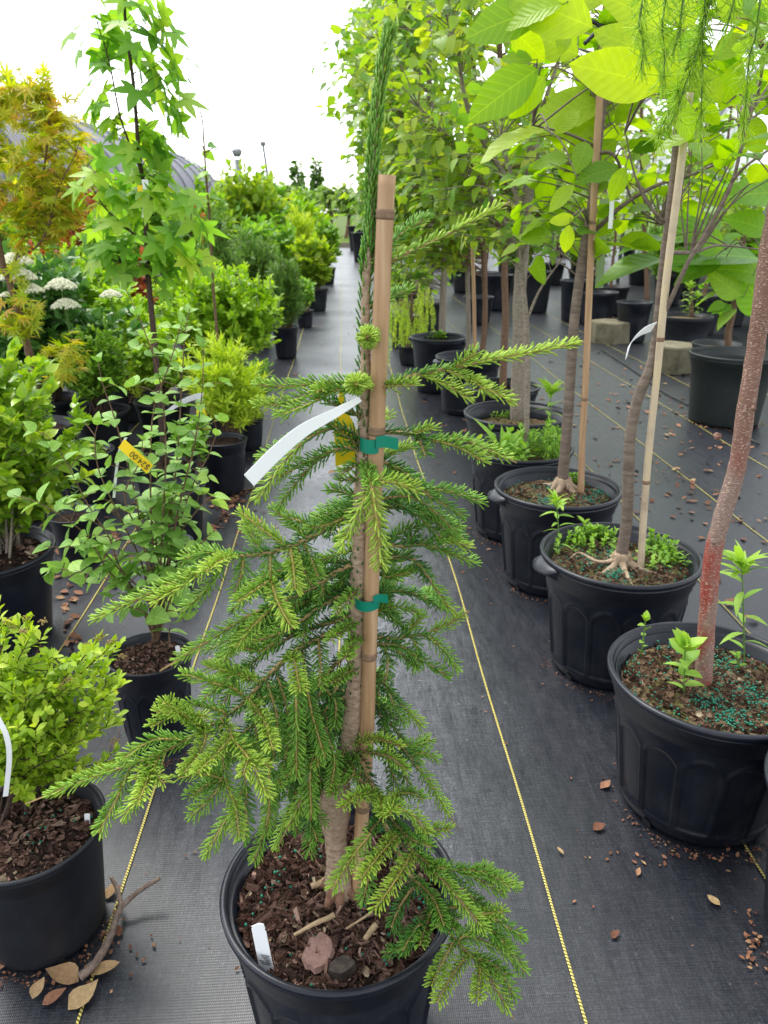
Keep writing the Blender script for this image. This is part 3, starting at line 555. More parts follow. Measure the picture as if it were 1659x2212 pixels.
# leader and stem needles
nb = MB()
needles(nb, [tW(*q) for q in ((796, 560), (801, 480), (803, 380), (813, 250), (829, 130), (841, 72))], 1900, .0122, .0011, .48, appress=1, r=.0035, taper=False)
needles(nb, [tW(*q) for q in ((830, 120), (838, 85), (843, 62))], 2300, .010, .0009, .5, ang=14, appress=1, r=.0025)
needles(nb, [tW(*q) for q in ((788, 790), (788, 700), (790, 630), (795, 570))], 420, .0125, .00095, .3, ang=28, r=.0045, taper=False)
needles(nb, [tW(*q) for q in ((792, 600), (796, 560), (799, 530))], 1800, .013, .00095, .4, ang=30, r=.0045)
needles(nb, [tW(*q) for q in ((777, 1180), (783, 1030), (788, 880), (788, 790))], 420, .010, .0009, .15, appress=1, r=.0075, taper=False)
needles(nb, [tW(*q) for q in ((766, 1500), (772, 1340), (777, 1180))], 420, .006, .0012, .05, appress=1, r=.0112, taper=False)
put(nb, 'leader_needles', M['needle'], spr)
# ball-shaped tufts seen end-on
for (x, y, dd, R_) in ((796, 727, -.03, .0125), (768, 830, -.035, .012)):
    nb = MB(); k = 190; u_ = rand_unit(k); u_ = u_[u_[:, 1] < .35]; c_ = tW(x, y, dd); k = len(u_)
    nb.inst(L_NEED, np.tile(c_, (k, 1))+u_*.002, u_, rand_unit(k), np.stack([np.full(k, .0009), R_*rng.uniform(.85, 1.05, k), np.full(k, .0009)], 1), rng.normal(.85, .07, k)); put(nb, 'shoot_tip', M['needle'], spr)

def cane(name, pts, r, mat, label, nodes=(), group=None, cat='cane'):
    r_ = thing(name, tuple(pts[0]), label, cat, group); sp = spline(pts, 10); rr = np.full(len(sp), r) if np.isscalar(r) else lerp(r[0], r[1], len(sp))
    mb = MB(); mb.tube(sp, rr, 16); o = put(mb, 'cane_shaft', M[mat], r_)
    for q in nodes:
        i = q*(len(sp)-1); j = int(i); f = i-j; c_ = sp[j]*(1-f)+sp[min(j+1, len(sp)-1)]*f; d = sp[-1]-sp[0]; d /= np.linalg.norm(d); R_ = rr[j]
        nbm = MB(); nbm.tube([c_-d*.006, c_-d*.003, c_-d*.001, c_+d*.0015, c_+d*.004], [R_*1.01, R_*1.14, R_*1.02, R_*1.16, R_*1.01], 16); put(nbm, 'cane_joint', M['node'], r_)
    return r_
CY_ = -.010
cp = [tW(836, 378, CY_), tW(826, 600, CY_), tW(815, 900, CY_), tW(806, 1160, CY_), tW(798, 1400, CY_), tW(792, 1600, CY_), tW(782, 1760, CY_), tW(774, 1925, CY_)]
cane('bamboo_cane', cp[::-1], (.0098, .0088), 'cane', 'tan bamboo cane standing against the spruce, held by two green tapes', (.16, .42, .70, .945), 'bamboo canes')
# green tapes
def tape(y, x0, x1, xt, yt, h, label):
    r_ = thing('tie_tape', tuple(tW((x0+x1)/2, y, CY_)), label, 'plant tie', 'green tapes round the spruce')
    mb = MB(); c_ = tW((x0+x1)/2, y, CY_+.003); hw = np.linalg.norm(tW(x1, y, 0)-tW(x0, y, 0))/2+.001; n = 36; th = np.arange(n)*2*PI/n
    V = []
    for z_ in (-h/2, -h/4, h/4, h/2):
        for a in th: V.append((c_[0]+hw*math.cos(a), c_[1]+.0150*math.sin(a), c_[2]+z_+.0004*math.sin(3*a+z_*400)))
    i, j = np.meshgrid(np.arange(3), np.arange(n), indexing='ij'); i = i.ravel(); j = j.ravel(); k = (j+1) % n
    mb.add(V, np.stack([i*n+j, i*n+k, (i+1)*n+k, (i+1)*n+j], 1)); put(mb, 'tape_band', M['tape'], r_)
    mb = MB(); e0 = tW(x1-12, y, CY_-.0128); e1 = tW(xt, yt, CY_-.012); V = []
    for q in np.linspace(0, 1, 7):
        p = e0*(1-q)+e1*q; 
        for z_ in (-h*.42, 0, h*.42): V.append(p+A(0, .002*math.sin(q*4), z_+.001*math.sin(q*5)))
    mb.add(V, np.array([(a*3+b, a*3+b+1, a*3+b+4, a*3+b+3) for a in range(6) for b in range(2)])); o = put(mb, 'tape_end', M['tape'], r_)
tape(957, 779, 824, 860, 956, .0165, 'upper green tape binding the spruce stem to its cane')
tape(1298, 768, 818, 838, 1291, .0135, 'lower green tape binding the spruce stem to its cane')
# tags on the spruce
def strip(name, pts, w, mat, label, cat='tag', group=None, side=None, th=.0005):
    sp = spline(pts, 8); tg = np.gradient(sp, axis=0); sd_ = np.tile(A(*side), (len(sp), 1)) if side is not None else np.cross(tg, A(0, 1, 0)); sd_ /= np.linalg.norm(sd_, axis=1)[:, None]
    w = np.interp(np.linspace(0, 1, len(sp)), np.linspace(0, 1, len(w)), w) if not np.isscalar(w) else np.full(len(sp), w)
    nn_ = np.cross(tg, sd_); nn_ /= np.linalg.norm(nn_, axis=1)[:, None]; mb = MB(); V = []
    for i in range(len(sp)):
        for a, b in ((-1, -1), (1, -1), (1, 1), (-1, 1)): V.append(sp[i]+sd_[i]*w[i]/2*a+nn_[i]*th*b)
    m = len(sp); F = [(i*4+j, i*4+(j+1) % 4, (i+1)*4+(j+1) % 4, (i+1)*4+j) for i in range(m-1) for j in range(4)]+[(0, 3, 2, 1), ((m-1)*4, (m-1)*4+1, (m-1)*4+2, (m-1)*4+3)]
    mb.add(V, np.array(F)); o = mb.build(name, M[mat], None, False); 
    if label: meta(o, label, cat, group)
    return o
strip('plant_tag', [tW(778, 862, -.02), tW(722, 893, -.04), tW(655, 930, -.05), tW(595, 980, -.055), tW(538, 1038, -.06)], [.006, .011, .0145, .016, .0165], 'paper', 'long blank white tag hanging out to the left of the spruce stem', side=(.55, .15, -.8))
strip('price_tag', [tW(738, 842, .03), tW(736, 880, .03), tW(745, 930, .03), tW(748, 1002, .035)], [.004, .010, .026, .026], 'yellow', 'yellow price tag hanging behind the upper branches of the spruce', side=(1, .1, .15))
# ------------------------------------------------------------------ pots, near ones measured
PT = {}
def P_(key, *a, **k): PT[key] = pot(*a, **k)
P_('C', (-.021, .837), .166, .299, 'wide black pot of bark mulch holding the spruce in the aisle', fill=.88, chips=2600, beads=150, mat='pot', soil='soil')
P_('L1', (-.552, 1.05), .124, .232, 'smooth black pot of the golden spirea, by the dead forked twig', style='plain', mat='pot3', chips=700, beads=20, br=.84, fill=.87)
P_('L2', (-.467, 1.579), .096, .240, 'black pot with a pale worn rim under the round-leaved shrub', chips=420, br=.82, fill=.90, style='panel')
P_('L3', (-1.05, 2.083), .19, .290, 'large black pot of the broad-leaved holly at the left edge', chips=300, style='plain', mat='pot', fill=.88)
P_('L3b', (-.98, 2.62), .088, .19, 'black pot behind the large holly pot, half hidden by leaves', style='plain', fill=.85)
P_('L4', (-.60, 2.40), .080, .165, 'small black pot just behind the round-leaved shrub', chips=120, fill=.88)
P_('L5', (-.655, 2.84), .105, .21, 'black pot behind the smallest pot of the left row', style='plain', fill=.85)
P_('L6', (-.56, 3.36), .115, .25, 'black pot of the golden willow-leaved spirea by the aisle', style='rib', fill=.9)
P_('L6b', (-1.13, 3.25), .125, .24, 'black pot with bare brown soil behind the round-leaved shrub', chips=100, fill=.9)
P_('L7', (-.525, 4.05), .088, .18, 'black ribbed pot of the fine-leaved green shrub by the aisle', style='rib', fill=.9)
P_('L8', (-.505, 6.80), .114, .27, 'black pot holding a dark juniper at the aisle edge', style='plain', fill=.8)
P_('L9', (-.422, 8.66), .098, .19, 'small black pot at the aisle edge beyond the juniper', style='plain', fill=.9)
P_('R0', (.878, .92), .203, .33, 'black pot cut off by the right edge, with the weeping larch', soil='soil2', chips=100, seed=2)
P_('R1', (.745, 1.31), .207, .32, 'panelled black pot under the red-barked trunk', soil='soil2', chips=2200, beads=1000, fill=.86)
P_('R2', (.731, 1.851), .207, .347, 'black two-handled pot full of weeds and pale roots', soil='soil2', chips=1500, beads=650, handles=True, hang=PI+.15, fill=.86)
P_('R3', (.702, 2.384), .205, .348, 'black two-handled pot of the straight magnolia, moss on its soil', soil='soil2', chips=1500, beads=650, handles=True, hang=PI+.15, fill=.86)
P_('R4', (.672, 2.83), .200, .355, 'black pot of leafy weeds behind the straight magnolia', soil='soil2', beads=60, fill=.88)
P_('R5', (.745, 3.24), .225, .385, 'black pot at the foot of the thick pale trunk', soil='soil2', chips=60, fill=.80)
P_('R6', (.84, 4.05), .20, .33, 'black pot behind the thick pale trunk, third from the far end of the measured row', soil='soil2', fill=.82)
P_('R7', (.778, 4.80), .205, .355, 'black pot with one handle towards the aisle, behind the crowded trunks', soil='soil2', handles=True, hang=PI+.3, fill=.82)
P_('R8', (.667, 5.44), .200, .38, 'black pot of the slender pale trunk beside the weeping conifer', soil='soil2', handles=True, hang=-.5, fill=.86)
PT['R6'][0]['label'] = 'black pot just behind the thick pale trunk, nearly hidden'
P_('S1', (2.307, 4.477), .245, .417, 'big smooth green-black pot behind the red-barked trunk', mat='pot2', style='plain', soil='soil2', br=.86, fill=.75)
P_('S2', (2.95, 6.65), .225, .36, 'smooth black pot of tall upright weeds in the second row', mat='pot3', style='plain', soil='soil2', br=.82, fill=.9)
P_('S3', (2.72, 5.55), .17, .30, 'dark pot mostly hidden behind the big green-black pot', mat='pot2', style='plain', soil='soil2')
P_('S4', (2.82, 7.54), .17, .38, 'black pot with banded rim left of the tall weeds pot', style='panel', soil='soil2')
P_('S5', (2.85, 8.75), .215, .36, 'black finely ribbed pot behind the mossy block', style='rib', soil='soil2')
P_('S6', (2.685, 9.26-.2), .19, .46, 'tall black pot left of the finely ribbed pot', style='plain', soil='soil2')
P_('S7', (2.42, 9.9), .2, .5, 'tall black pot second from the ribbed pot, grey rim', style='plain', soil='soil2', mat='pot3')
P_('S8', (1.98, 10.2), .21, .44, 'black pot behind the two brown trunks', style='plain', soil='soil2')
P_('S10', (1.53, 8.9), .17, .30, 'black pot between the two brown trunks', style='plain', soil='soil2')
P_('S11', (3.3, 9.6), .2, .34, 'matt black pot behind the banded pot', style='plain', soil='soil2', mat='pot3')
P_('R9', (.57, 7.3), .16, .30, 'small black pot behind the weeping conifer', style='plain', soil='soil2')
P_('F1', (.46, 26.0), .28, .75, 'far pale black pot where the aisle ends', style='plain', soil='soil2', mat='pot3')
P_('F2', (.50, 20.3), .27, .70, 'far tall black pot just before the aisle end', style='plain', soil='soil2', mat='pot3')
SZ = {k: v[1] for k, v in PT.items()}
def soil_pt(key, x, y): return G(x, y, SZ[key]+.008)
def label_stick(p, h, w, label, lean=(0, 0), txt=None):
    p = np.asarray(p, float); mb = MB(); x = A(1, -.25, 0)*w/2; t_ = A(lean[0], lean[1], 1); y = A(.25, 1, 0)*.0006
    V = []
    for hh, ws in ((-.03, .35), (-.01, 1), (h*.84, 1), (h*.86, .8), (h*.9, .95), (h, .35)):
        for a, b in ((-1, -1), (1, -1), (1, 1), (-1, 1)): V.append(p+t_*hh+x*ws*a+y*b+(x*.5 if hh > h*.95 else 0))
    F = [(i*4+j, i*4+(j+1) % 4, (i+1)*4+(j+1) % 4, (i+1)*4+j) for i in range(5) for j in range(4)]+[(0, 3, 2, 1), (20, 21, 22, 23)]
    mb.add(V, np.array(F)); o = mb.build('plant_label', M['paper'], None, False); meta(o, label, 'plant label', 'plant labels stuck in pots')
    if txt:
        ib = MB()
        for k in range(7):
            z0 = h*.06+k*h*.035
            for q in range(2):
                a = rng.uniform(-.9, 0) if q == 0 else .1; l = rng.uniform(.5, .75); c0 = p+t_*z0+x*a-y*1.6; ib.add([c0, c0+x*l, c0+x*l+t_*h*.018, c0+t_*h*.018], np.array([[0, 1, 2, 3]]))
        q = put(ib, 'print', M['ink'], o, False)
    return o
def text(s, loc, rot, size, parent, mat='ink'):
    c = bpy.data.curves.new('lettering', 'FONT'); c.body = s; c.size = size; c.align_x = 'CENTER'; c.align_y = 'CENTER'; c.extrude = .0001
    tmp = bpy.data.objects.new('lettering', c); me = bpy.data.meshes.new_from_object(tmp); bpy.data.objects.remove(tmp); me.materials.clear(); me.materials.append(M[mat]); o = bpy.data.objects.new('lettering', me); COL.objects.link(o); o.parent = parent; o.matrix_world = rot; return o
label_stick(G(575, 2088, SZ['C']+.01), .074, .019, 'white notched plant label leaning in the spruce pot', (-.10, .05), txt=True)
label_stick(G(386, 1412, SZ['L2']+.01), .022, .011, 'short white label in the pot of the round-leaved shrub', (-.05, 0), txt=True)
label_stick(G(189, 1775, SZ['L1']+.01), .018, .010, 'tiny white label at the rim of the golden spirea pot', (.1, 0), txt=True)
# loose pieces lying on the mulch
def slab(p, L, w_, h, ang, mat, name, label, cat, n=11, seed=1):
    r2 = np.random.default_rng(seed); th = np.arange(n)*2*PI/n; q = r2.uniform(.86, 1.08, n); b = np.stack([np.cos(th)*q*L/2, np.sin(th)*q*w_/2, th*0-h/2], 1); t_ = b*A(.86, .86, 0)+np.stack([th*0, th*0, h/2*r2.uniform(.6, 1.2, n)], 1)
    c, s_ = math.cos(ang), math.sin(ang); Rm = np.array([[c, s_, 0], [-s_, c, 0], [0, 0, 1]]); V = np.vstack([b, t_])@Rm+np.asarray(p); mb = MB(); k = np.arange(n); kk = (k+1) % n
    mb.add(V, [np.stack([k, kk, kk+n, k+n], 1), (k+n)[None]], np.tile(A(0, 0, .7), (2*n, 1))); o = mb.build(name, M[mat], None, False); meta(o, label, cat); return o
M['chipbig'] = bark_mat('bark_piece', (.20, .11, .085), (.38, .24, .2), 90, 1, .8, .9); M['woodbit'] = bark_mat('split_wood', (.38, .26, .14), (.62, .47, .28), 120, 1, .7, .6); M['darkwood'] = bark_mat('dark_bark', (.03, .025, .022), (.12, .09, .07), 90, 1, .8, .9)
zc = SZ['C']+.017
slab(G(689, 2055, zc), .062, .044, .006, 1.3, 'chipbig', 'bark_piece', 'largest flat reddish bark piece on the mulch below the spruce trunk', 'bark piece', n=19)
slab(G(737, 2090, zc), .040, .027, .012, .3, 'darkwood', 'bark_piece', 'charred dark bark lump beside the large reddish bark piece', 'bark piece', seed=4)
def stick(pts, r, mat, name, label, cat, group=None, wob=.15):
    mb = MB(); sp = spline(pts, 6); mb.tube(sp, lerp(r[0], r[1], len(sp)), 8, wob=wob, cap=True); o = mb.build(name, M[mat]); meta(o, label, cat, group); return o
stick([G(635, 2020, zc+.003), G(675, 1998, zc+.006), G(722, 1977, zc+.006)], (.0022, .0038), 'woodbit', 'wood_splinter', 'pale split wood lying across the mulch left of the bark piece', 'wood splinter')
stick([G(672, 1915, zc+.003), G(717, 1897, zc+.008)], (.0045, .006), 'woodbit', 'wood_splinter', 'short thick yellow wood piece left of the spruce trunk base', 'wood splinter')
stick([G(748, 2006, zc), G(805, 1970, zc+.006)], (.0015, .0018), 'woodbit', 'wood_splinter', 'thin orange splinter on the mulch right of the trunk base', 'wood splinter')
stick([G(788, 2030, zc), G(811, 1997, zc+.004)], (.0035, .0045), 'woodbit', 'wood_splinter', 'short brown wood splinter in the lower right of the mulch', 'wood splinter')
# concrete blocks
t = NT('mossy_concrete'); c = t.coord(); n = t.noise(9, 6, .7, c); M['block'] = t.done(t.pr(t.ramp(n, [(.3, (.09, .085, .05)), (.5, (.20, .18, .12)), (.7, (.28, .25, .18))]), .95, .1, t.bump(t.noise(120, 4, .7, c), .6, .01)))
def block(c0, R_, h, label, n=6, rot=.2):
    mb = MB(); th = np.arange(n)*2*PI/n+rot; V = []
    for z_, q in ((0.001, 1), (h-.012, 1), (h, .95)):
        for a in th: V.append((R_*q*math.cos(a), R_*q*math.sin(a), z_))
    k = np.arange(n); kk = (k+1) % n; mb.add(V, [np.stack([k, kk, kk+n, k+n], 1), np.stack([k+n, kk+n, kk+2*n, k+2*n], 1), (k+2*n)[None], k[::-1][None]])
    o = mb.build('concrete_block', M['block'], None, False); o.location = (c0[0], c0[1], 0); meta(o, label, 'concrete block', 'mossy concrete blocks'); return o
g1 = G(1316, 738); block(g1, .20, .20, 'mossy six-sided concrete block left of the banded black pot', rot=.5)
g2 = G(1448, 800); block(g2, .20, .21, 'mossy concrete block left of the big green-black pot', rot=.3)
g3 = G(1071, 622); block((g3[0]+.1, g3[1]), .25, .2, 'far concrete block carrying a pot behind the brown trunks')
# dead forked twig, lying by the left pot
M['deadbark'] = bark_mat('dead_bark', (.13, .09, .07), (.33, .25, .2), 130, .4, .9, .9)
tw = thing('dead_twig', tuple(G(180, 2100, .012)), 'grey forked dead twig lying around the golden spirea pot', 'twig')
mb = MB(); sp = spline([G(172, 2112, .012), G(205, 2080, .018), G(235, 2030, .02), G(250, 1985, .022), G(262, 1958, .026)], 8); mb.tube(sp, lerp(.0075, .0055, len(sp)), 10, wob=.12)
sp = spline([G(262, 1958, .026), G(300, 1925, .04), G(345, 1897, .055)], 8); mb.tube(sp, lerp(.0052, .0038, len(sp)), 9, wob=.12)
sp = spline([G(262, 1960, .026), G(255, 1925, .036), G(240, 1895, .05)], 8); mb.tube(sp, lerp(.005, .0032, len(sp)), 9, wob=.12)
put(mb, 'stem', M['deadbark'], tw)
# fallen leaves
def fallen(p, size, tint, ang, label, curl=.35, grp='dry leaves fallen on the fabric'):
    mb = MB(); V, F, U = leafT(ovate, 6, curl, -.12, .30); V = V.copy(); V[:, 1] -= .5; V[:, 2] += rng.uniform(.05, .3)*np.sin(V[:, 0]*9+rng.uniform(0, 3))*V[:, 1]; V[:, 0] += rng.uniform(-.25, .25)*V[:, 1]**2; V[:, 0] *= rng.uniform(.75, 1.35)
    d = A(math.cos(ang), math.sin(ang), .05)[None]; mb.inst((V, F, U), np.asarray(p)[None]+A(0, 0, .004+size*.04), d, A(0, 0, 1)[None]+.15*rand_unit(1), [size], [tint]); o = mb.build('fallen_leaf', M['litter']); meta(o, label, 'fallen leaf', grp); return o
FL = [(60, 2015, .05, .85, 2.4, 'orange dry leaf left of the golden spirea pot'), (14, 2080, .05, .75, .8, 'orange leaf at the left edge below the golden spirea pot'), (83, 2140, .034, .95, 1.3, 'small pale leaf under the front of the golden spirea pot'), (183, 2158, .055, .98, .75, 'large pale tan leaf at the butt of the dead twig'), (228, 2100, .05, .93, .25, 'long tan leaf right of the dead twig butt'), (138, 2112, .06, .88, 2.9, 'crumpled tan leaf between the pot and the dead twig butt'), (120, 2160, .04, .6, .6, 'curled brown leaf at the very butt of the dead twig'), (258, 2015, .02, .35, 1.9, 'small dark red leaf beside the dead twig'), (240, 1930, .03, .9, 1.5, 'tan leaf tucked behind the fork of the dead twig'),
      (1293, 1790, .028, .3, .2, 'red curled leaf left of the red-barked tree pot'), (1328, 2022, .022, .25, .6, 'small red curled leaf low in the right aisle'), (1210, 1842, .018, .97, 2.1, 'yellow leaf scrap near the yellow line'), (1540, 1950, .026, 1, 2.3, 'yellow straw-like scrap at the lower right'), (1378, 1887, .018, .8, 1, 'grey-tan leaf scrap right of the yellow line'), (1308, 1700, .03, .7, .5, 'tan leaf at the left foot of the red-barked tree pot'), (722, 1023, .06, .62, .05, 'long reddish leaf on the fabric behind the spruce stem'), (1622, 1340, .05, .8, 2.9, 'orange leaf between the weeds and the red-barked tree pot'), (1580, 1305, .05, .72, .7, 'broken orange leaf right of the red-barked trunk'), (1372, 1245-55, .03, .9, .1, 'pale leaf behind the weedy pot'), (1320, 1185, .04, .8, .3, 'dry leaf against the foot of the tall panelled pot'), (640, 810, .05, .3, .2, 'dark red leaf in the aisle beside the fine-leaved shrub'), (575, 1275, .022, .85, 2.9, 'small orange leaf on the left yellow line')]
for x, y, s_, ti, an, lb in FL: fallen(G(x, y, .002), s_, ti, an, lb)
# scattered litter nobody could count
mb = MB(); Vt, Ft, Ut = leafT(ovate, 3, .3, -.1, .3); Vt = Vt.copy(); Vt[:, 1] -= .5
def litter(cx, cy, sx, sy, n, s0=.02):
    for _ in range(n):
        x, y = rng.normal(cx, sx), rng.normal(cy, sy); g_ = G(x, y, .004)
        if not (0 < g_[1] < 26): continue
        mb.inst((Vt, Ft, Ut), g_[None], A(rng.normal(), rng.normal(), .1)[None], A(0, 0, 1)[None]+.3*rand_unit(1), [s0*rng.uniform(.5, 1.5)], [rng.beta(2, 2)])
litter(500, 1060, 28, 40, 150, .022); litter(490, 1090, 20, 30, 60, .03); litter(240, 1130, 40, 60, 45, .03); litter(150, 1330, 12, 60, 30, .03); litter(120, 1210, 30, 30, 30, .03); litter(600, 1050, 80, 200, 40, .014)
litter(1480, 1020, 90, 70, 90, .028); litter(1560, 1000, 60, 80, 60, .03); litter(1300, 830, 90, 60, 70, .035); litter(1430, 860, 60, 50, 50, .04); litter(1250, 1000, 50, 60, 20, .03); litter(1040, 1170, 60, 120, 25, .018); litter(960, 880, 40, 60, 30, .03)
litter(1500, 1850, 90, 12, 40, .009); litter(1625, 2030, 10, 45, 40, .010); litter(170, 2060, 70, 30, 50, .010); litter(1250, 1500, 300, 400, 40, .007); litter(400, 1700, 150, 250, 25, .007); litter(735, 750, 40, 80, 25, .03)
for kk_ in ('R1', 'R2', 'R3', 'R4', 'L1', 'L2', 'L3', 'L4', 'L5', 'L6', 'S1', 'R0'):   # dark crumbs added round the pot feet to stand in for contact shadow
    o_ = PT[kk_][0].location; Rb = {'R': .165, 'L': .1, 'S': .21}[kk_[0]]*(1.0 if kk_ != 'L3' else 1.5)
    for _ in range(170):
        a = rng.normal(-PI/2, 1.1); q = Rb+abs(rng.normal(0, .014)); s_ = rng.uniform(.003, .009)
        mb.inst((Vt, Ft, Ut), A(o_[0]+q*math.cos(a), o_[1]+q*math.sin(a), .004)[None], A(rng.normal(), rng.normal(), .2)[None], A(0, 0, 1)[None]+.5*rand_unit(1), [s_], [rng.beta(1.2, 2.5)])
o = mb.build('litter_and_shade_crumbs', M['litter']); o['kind'] = 'stuff'
# thin black irrigation hose and a grey pipe
M['hose'] = plain('hose', (.012, .012, .013), .5)
stick([G(1300, 755, .01), G(1370, 800, .01), G(1440, 850, .01), G(1500, 880, .01), G(1640, 960, .01)], (.006, .006), 'hose', 'irrigation_hose', 'thin black irrigation hose running past the concrete blocks', 'hose', wob=0)
M['greypipe'] = plain('grey_pipe', (.12, .115, .10), .6)
stick([G(205, 1010, .02), G(228, 975, .03), G(262, 940, .03)], (.02, .02), 'greypipe', 'grey_pipe', 'grey pipe on the fabric behind the holly pots', 'pipe', wob=0)
# ------------------------------------------------------------------ leafy plants
M['stem_brown'] = bark_mat('brown_stem', (.10, .055, .035), (.28, .17, .11), 160, .5, .8, .4)
M['stem_dark'] = bark_mat('dark_stem', (.035, .022, .018), (.12, .075, .055), 160, .5, .8, .4)
M['stem_grey'] = bark_mat('grey_stem', (.17, .13, .10), (.42, .36, .29), 60, 3, .85, .5)
M['stem_green'] = plain('green_stem', (.12, .22, .05), .6, .3)
def LM(key, *a, **k): M[key] = leaf_mat(key, *a, **k)
LM('golden_leaf', (.13, .26, .018), (.34, .52, .035), (.62, .72, .10), trans=.32, rough=.5)
LM('round_leaf', (.11, .27, .04), (.24, .45, .08), (.42, .62, .13), trans=.28, rough=.45, vein=(6, 1.6, .04))
LM('holly_leaf', (.08, .20, .015), (.25, .45, .03), (.56, .70, .09), trans=.28, rough=.32, spec=.55)
LM('willow_leaf', (.26, .42, .03), (.50, .66, .06), (.74, .82, .14), trans=.4, rough=.5)
LM('fine_leaf', (.07, .19, .02), (.18, .38, .035), (.36, .55, .07), trans=.3)
LM('mid_leaf', (.09, .24, .03), (.20, .42, .05), (.40, .60, .09), trans=.35)
LM('azalea_leaf', (.13, .30, .02), (.32, .54, .04), (.55, .74, .09), trans=.35)
LM('dark_leaf', (.03, .10, .025), (.08, .22, .04), (.18, .36, .08), trans=.2, rough=.35)
LM('gum_leaf', (.10, .26, .04), (.26, .50, .07), (.60, .72, .08), trans=.5, rough=.42, vein=None)
LM('maple_leaf', (.28, .44, .03), (.56, .58, .06), (.82, .45, .13), trans=.5, rough=.5)
LM('canopy_leaf', (.08, .20, .03), (.20, .38, .045), (.40, .54, .06), trans=.45, rough=.45)
LM('canopy_leaf2', (.13, .24, .03), (.27, .43, .045), (.50, .58, .07), trans=.45, rough=.45)
LM('magnolia_leaf', (.10, .26, .025), (.27, .46, .03), (.46, .60, .04), trans=.52, rough=.4, vein=(9, 2.2, .03, .16))
LM('big_leaf', (.06, .19, .02), (.16, .36, .03), (.36, .54, .04), trans=.45, rough=.4, vein=(8, 2.2, .04, .14))
LM('weed_leaf', (.12, .28, .03), (.27, .49, .06), (.48, .68, .10), trans=.35, rough=.5)
LM('conifer_leaf', (.06, .15, .03), (.14, .30, .05), (.32, .48, .08), trans=.15)
LM('larch_leaf', (.26, .48, .05), (.48, .68, .08), (.70, .80, .14), trans=.5)
LM('red_leaf', (.25, .04, .03), (.45, .11, .05), (.55, .30, .08), trans=.4)
LM('far_leaf', (.05, .12, .03), (.13, .25, .05), (.28, .42, .08), trans=.3)
M['flower'] = plain('cream_flower', (.80, .80, .62), .8, .2, .15, 90, .6)
M['budtan'] = plain('tan_flower_head', (.46, .33, .14), .9, .1, .5, 200, .6)
M['redflower'] = plain('red_flower', (.75, .03, .03), .6, .3, .2)
def arr(mb, sp, tpl, size, t0=.25, spacing=.012, ang=50, tint=(.5, .15), tipup=.35, per=2, droop=0., nb=.6, phyl=2.4, grow=(1, 1), wide=None, gradient=0):
    """leaves along a shoot"""
    seg = np.linalg.norm(np.diff(sp, axis=0), axis=1); cum = np.concatenate([[0], np.cumsum(seg)]); L = cum[-1]
    n = max(1, int(L*(1-t0)/spacing)); s_ = L*(t0+(1-t0)*(np.arange(n)+.7)/n); s_ = np.repeat(s_, per); s_ = np.clip(s_, 0, L); k = len(s_)
    P = np.stack([np.interp(s_, cum, sp[:, q]) for q in range(3)], 1); tg = np.stack([np.interp(s_, cum, np.gradient(sp[:, q], cum+np.arange(len(cum))*1e-7)) for q in range(3)], 1); tg /= np.linalg.norm(tg, axis=1)[:, None]+1e-9
    a = np.cross(tg, np.tile(A(.13, .2, 1), (k, 1))); a /= np.linalg.norm(a, axis=1)[:, None]+1e-9; b = np.cross(a, tg)
    ph = (np.repeat(np.arange(n), per)*phyl + np.tile(np.arange(per)*2*PI/per, n)) + rng.normal(0, .35, k)
    rad = np.cos(ph)[:, None]*a+np.sin(ph)[:, None]*b; th = np.radians(ang+rng.normal(0, 12, k)); th = th*(1-.55*(s_/L > .93))
    d = tg*np.cos(th)[:, None]+rad*np.sin(th)[:, None]; d[:, 2] += tipup-droop
    nrm = nb*A(0, 0, 1)+(1-nb)*tg+.35*rand_unit(k)
    f = (s_/L-t0)/(1-t0); sz = size*(grow[0]+(grow[1]-grow[0])*f)*rng.uniform(.75, 1.15, k)
    mb.inst(tpl, P, d, nrm, sz, np.clip(rng.normal(tint[0], tint[1], k)+gradient*(f-.5), 0, 1))
def bush(name, label, cat, base, tips, leaf, tpl, size, stem='stem_brown', r0=.003, group=None, spread=.02, subs=0, sublen=.05, bow=.15, kind=None, **kw):
    base = np.asarray(base, float); root = thing(name, tuple(base), label, cat, group); wb = MB(); lb = MB()
    for tp in tips:
        b0 = base+A(rng.normal(0, spread), rng.normal(0, spread), -.015); m = (b0*.45+tp*.55); m[2] += bow*abs(tp[2]-b0[2])*.5; m[:2] = b0[:2]*(.62)+tp[:2]*.38 + rng.normal(0, .006, 2)
        sp = spline([b0, m, tp], 7); L = np.linalg.norm(tp-b0); wb.tube(sp, lerp(r0*(.6+.8*min(1, L/.4)), r0*.3, len(sp)), 5, cap=False)
        arr(lb, sp, tpl, size, **kw)
        for q in range(subs):
            j = rng.integers(int(len(sp)*.35), len(sp)-1); o = rand_unit(1)[0]; o[2] = abs(o[2])*.6+.25; e = sp[j]+o/np.linalg.norm(o)*sublen*rng.uniform(.5, 1.3)
            s2 = spline([sp[j], (sp[j]+e)/2+A(0, 0, -.004), e], 4); wb.tube(s2, lerp(r0*.45, r0*.2, len(s2)), 4, cap=False); kw2 = dict(kw); kw2['t0'] = .1; arr(lb, s2, tpl, size*.95, **kw2)
    put(wb, 'stems', M[stem], root); put(lb, 'foliage', M[leaf], root); return root
def dome(c, rx, ry, rz, n, zmin=-.1, surf=.7):
    out = []
    while len(out) < n:
        u_ = rand_unit(1)[0]
        if u_[2] < zmin: continue
        q = rng.uniform(surf, 1) if rng.random() < .8 else rng.uniform(.35, surf); out.append(A(c[0]+u_[0]*rx*q, c[1]+u_[1]*ry*q, c[2]+u_[2]*rz*q))
    return out
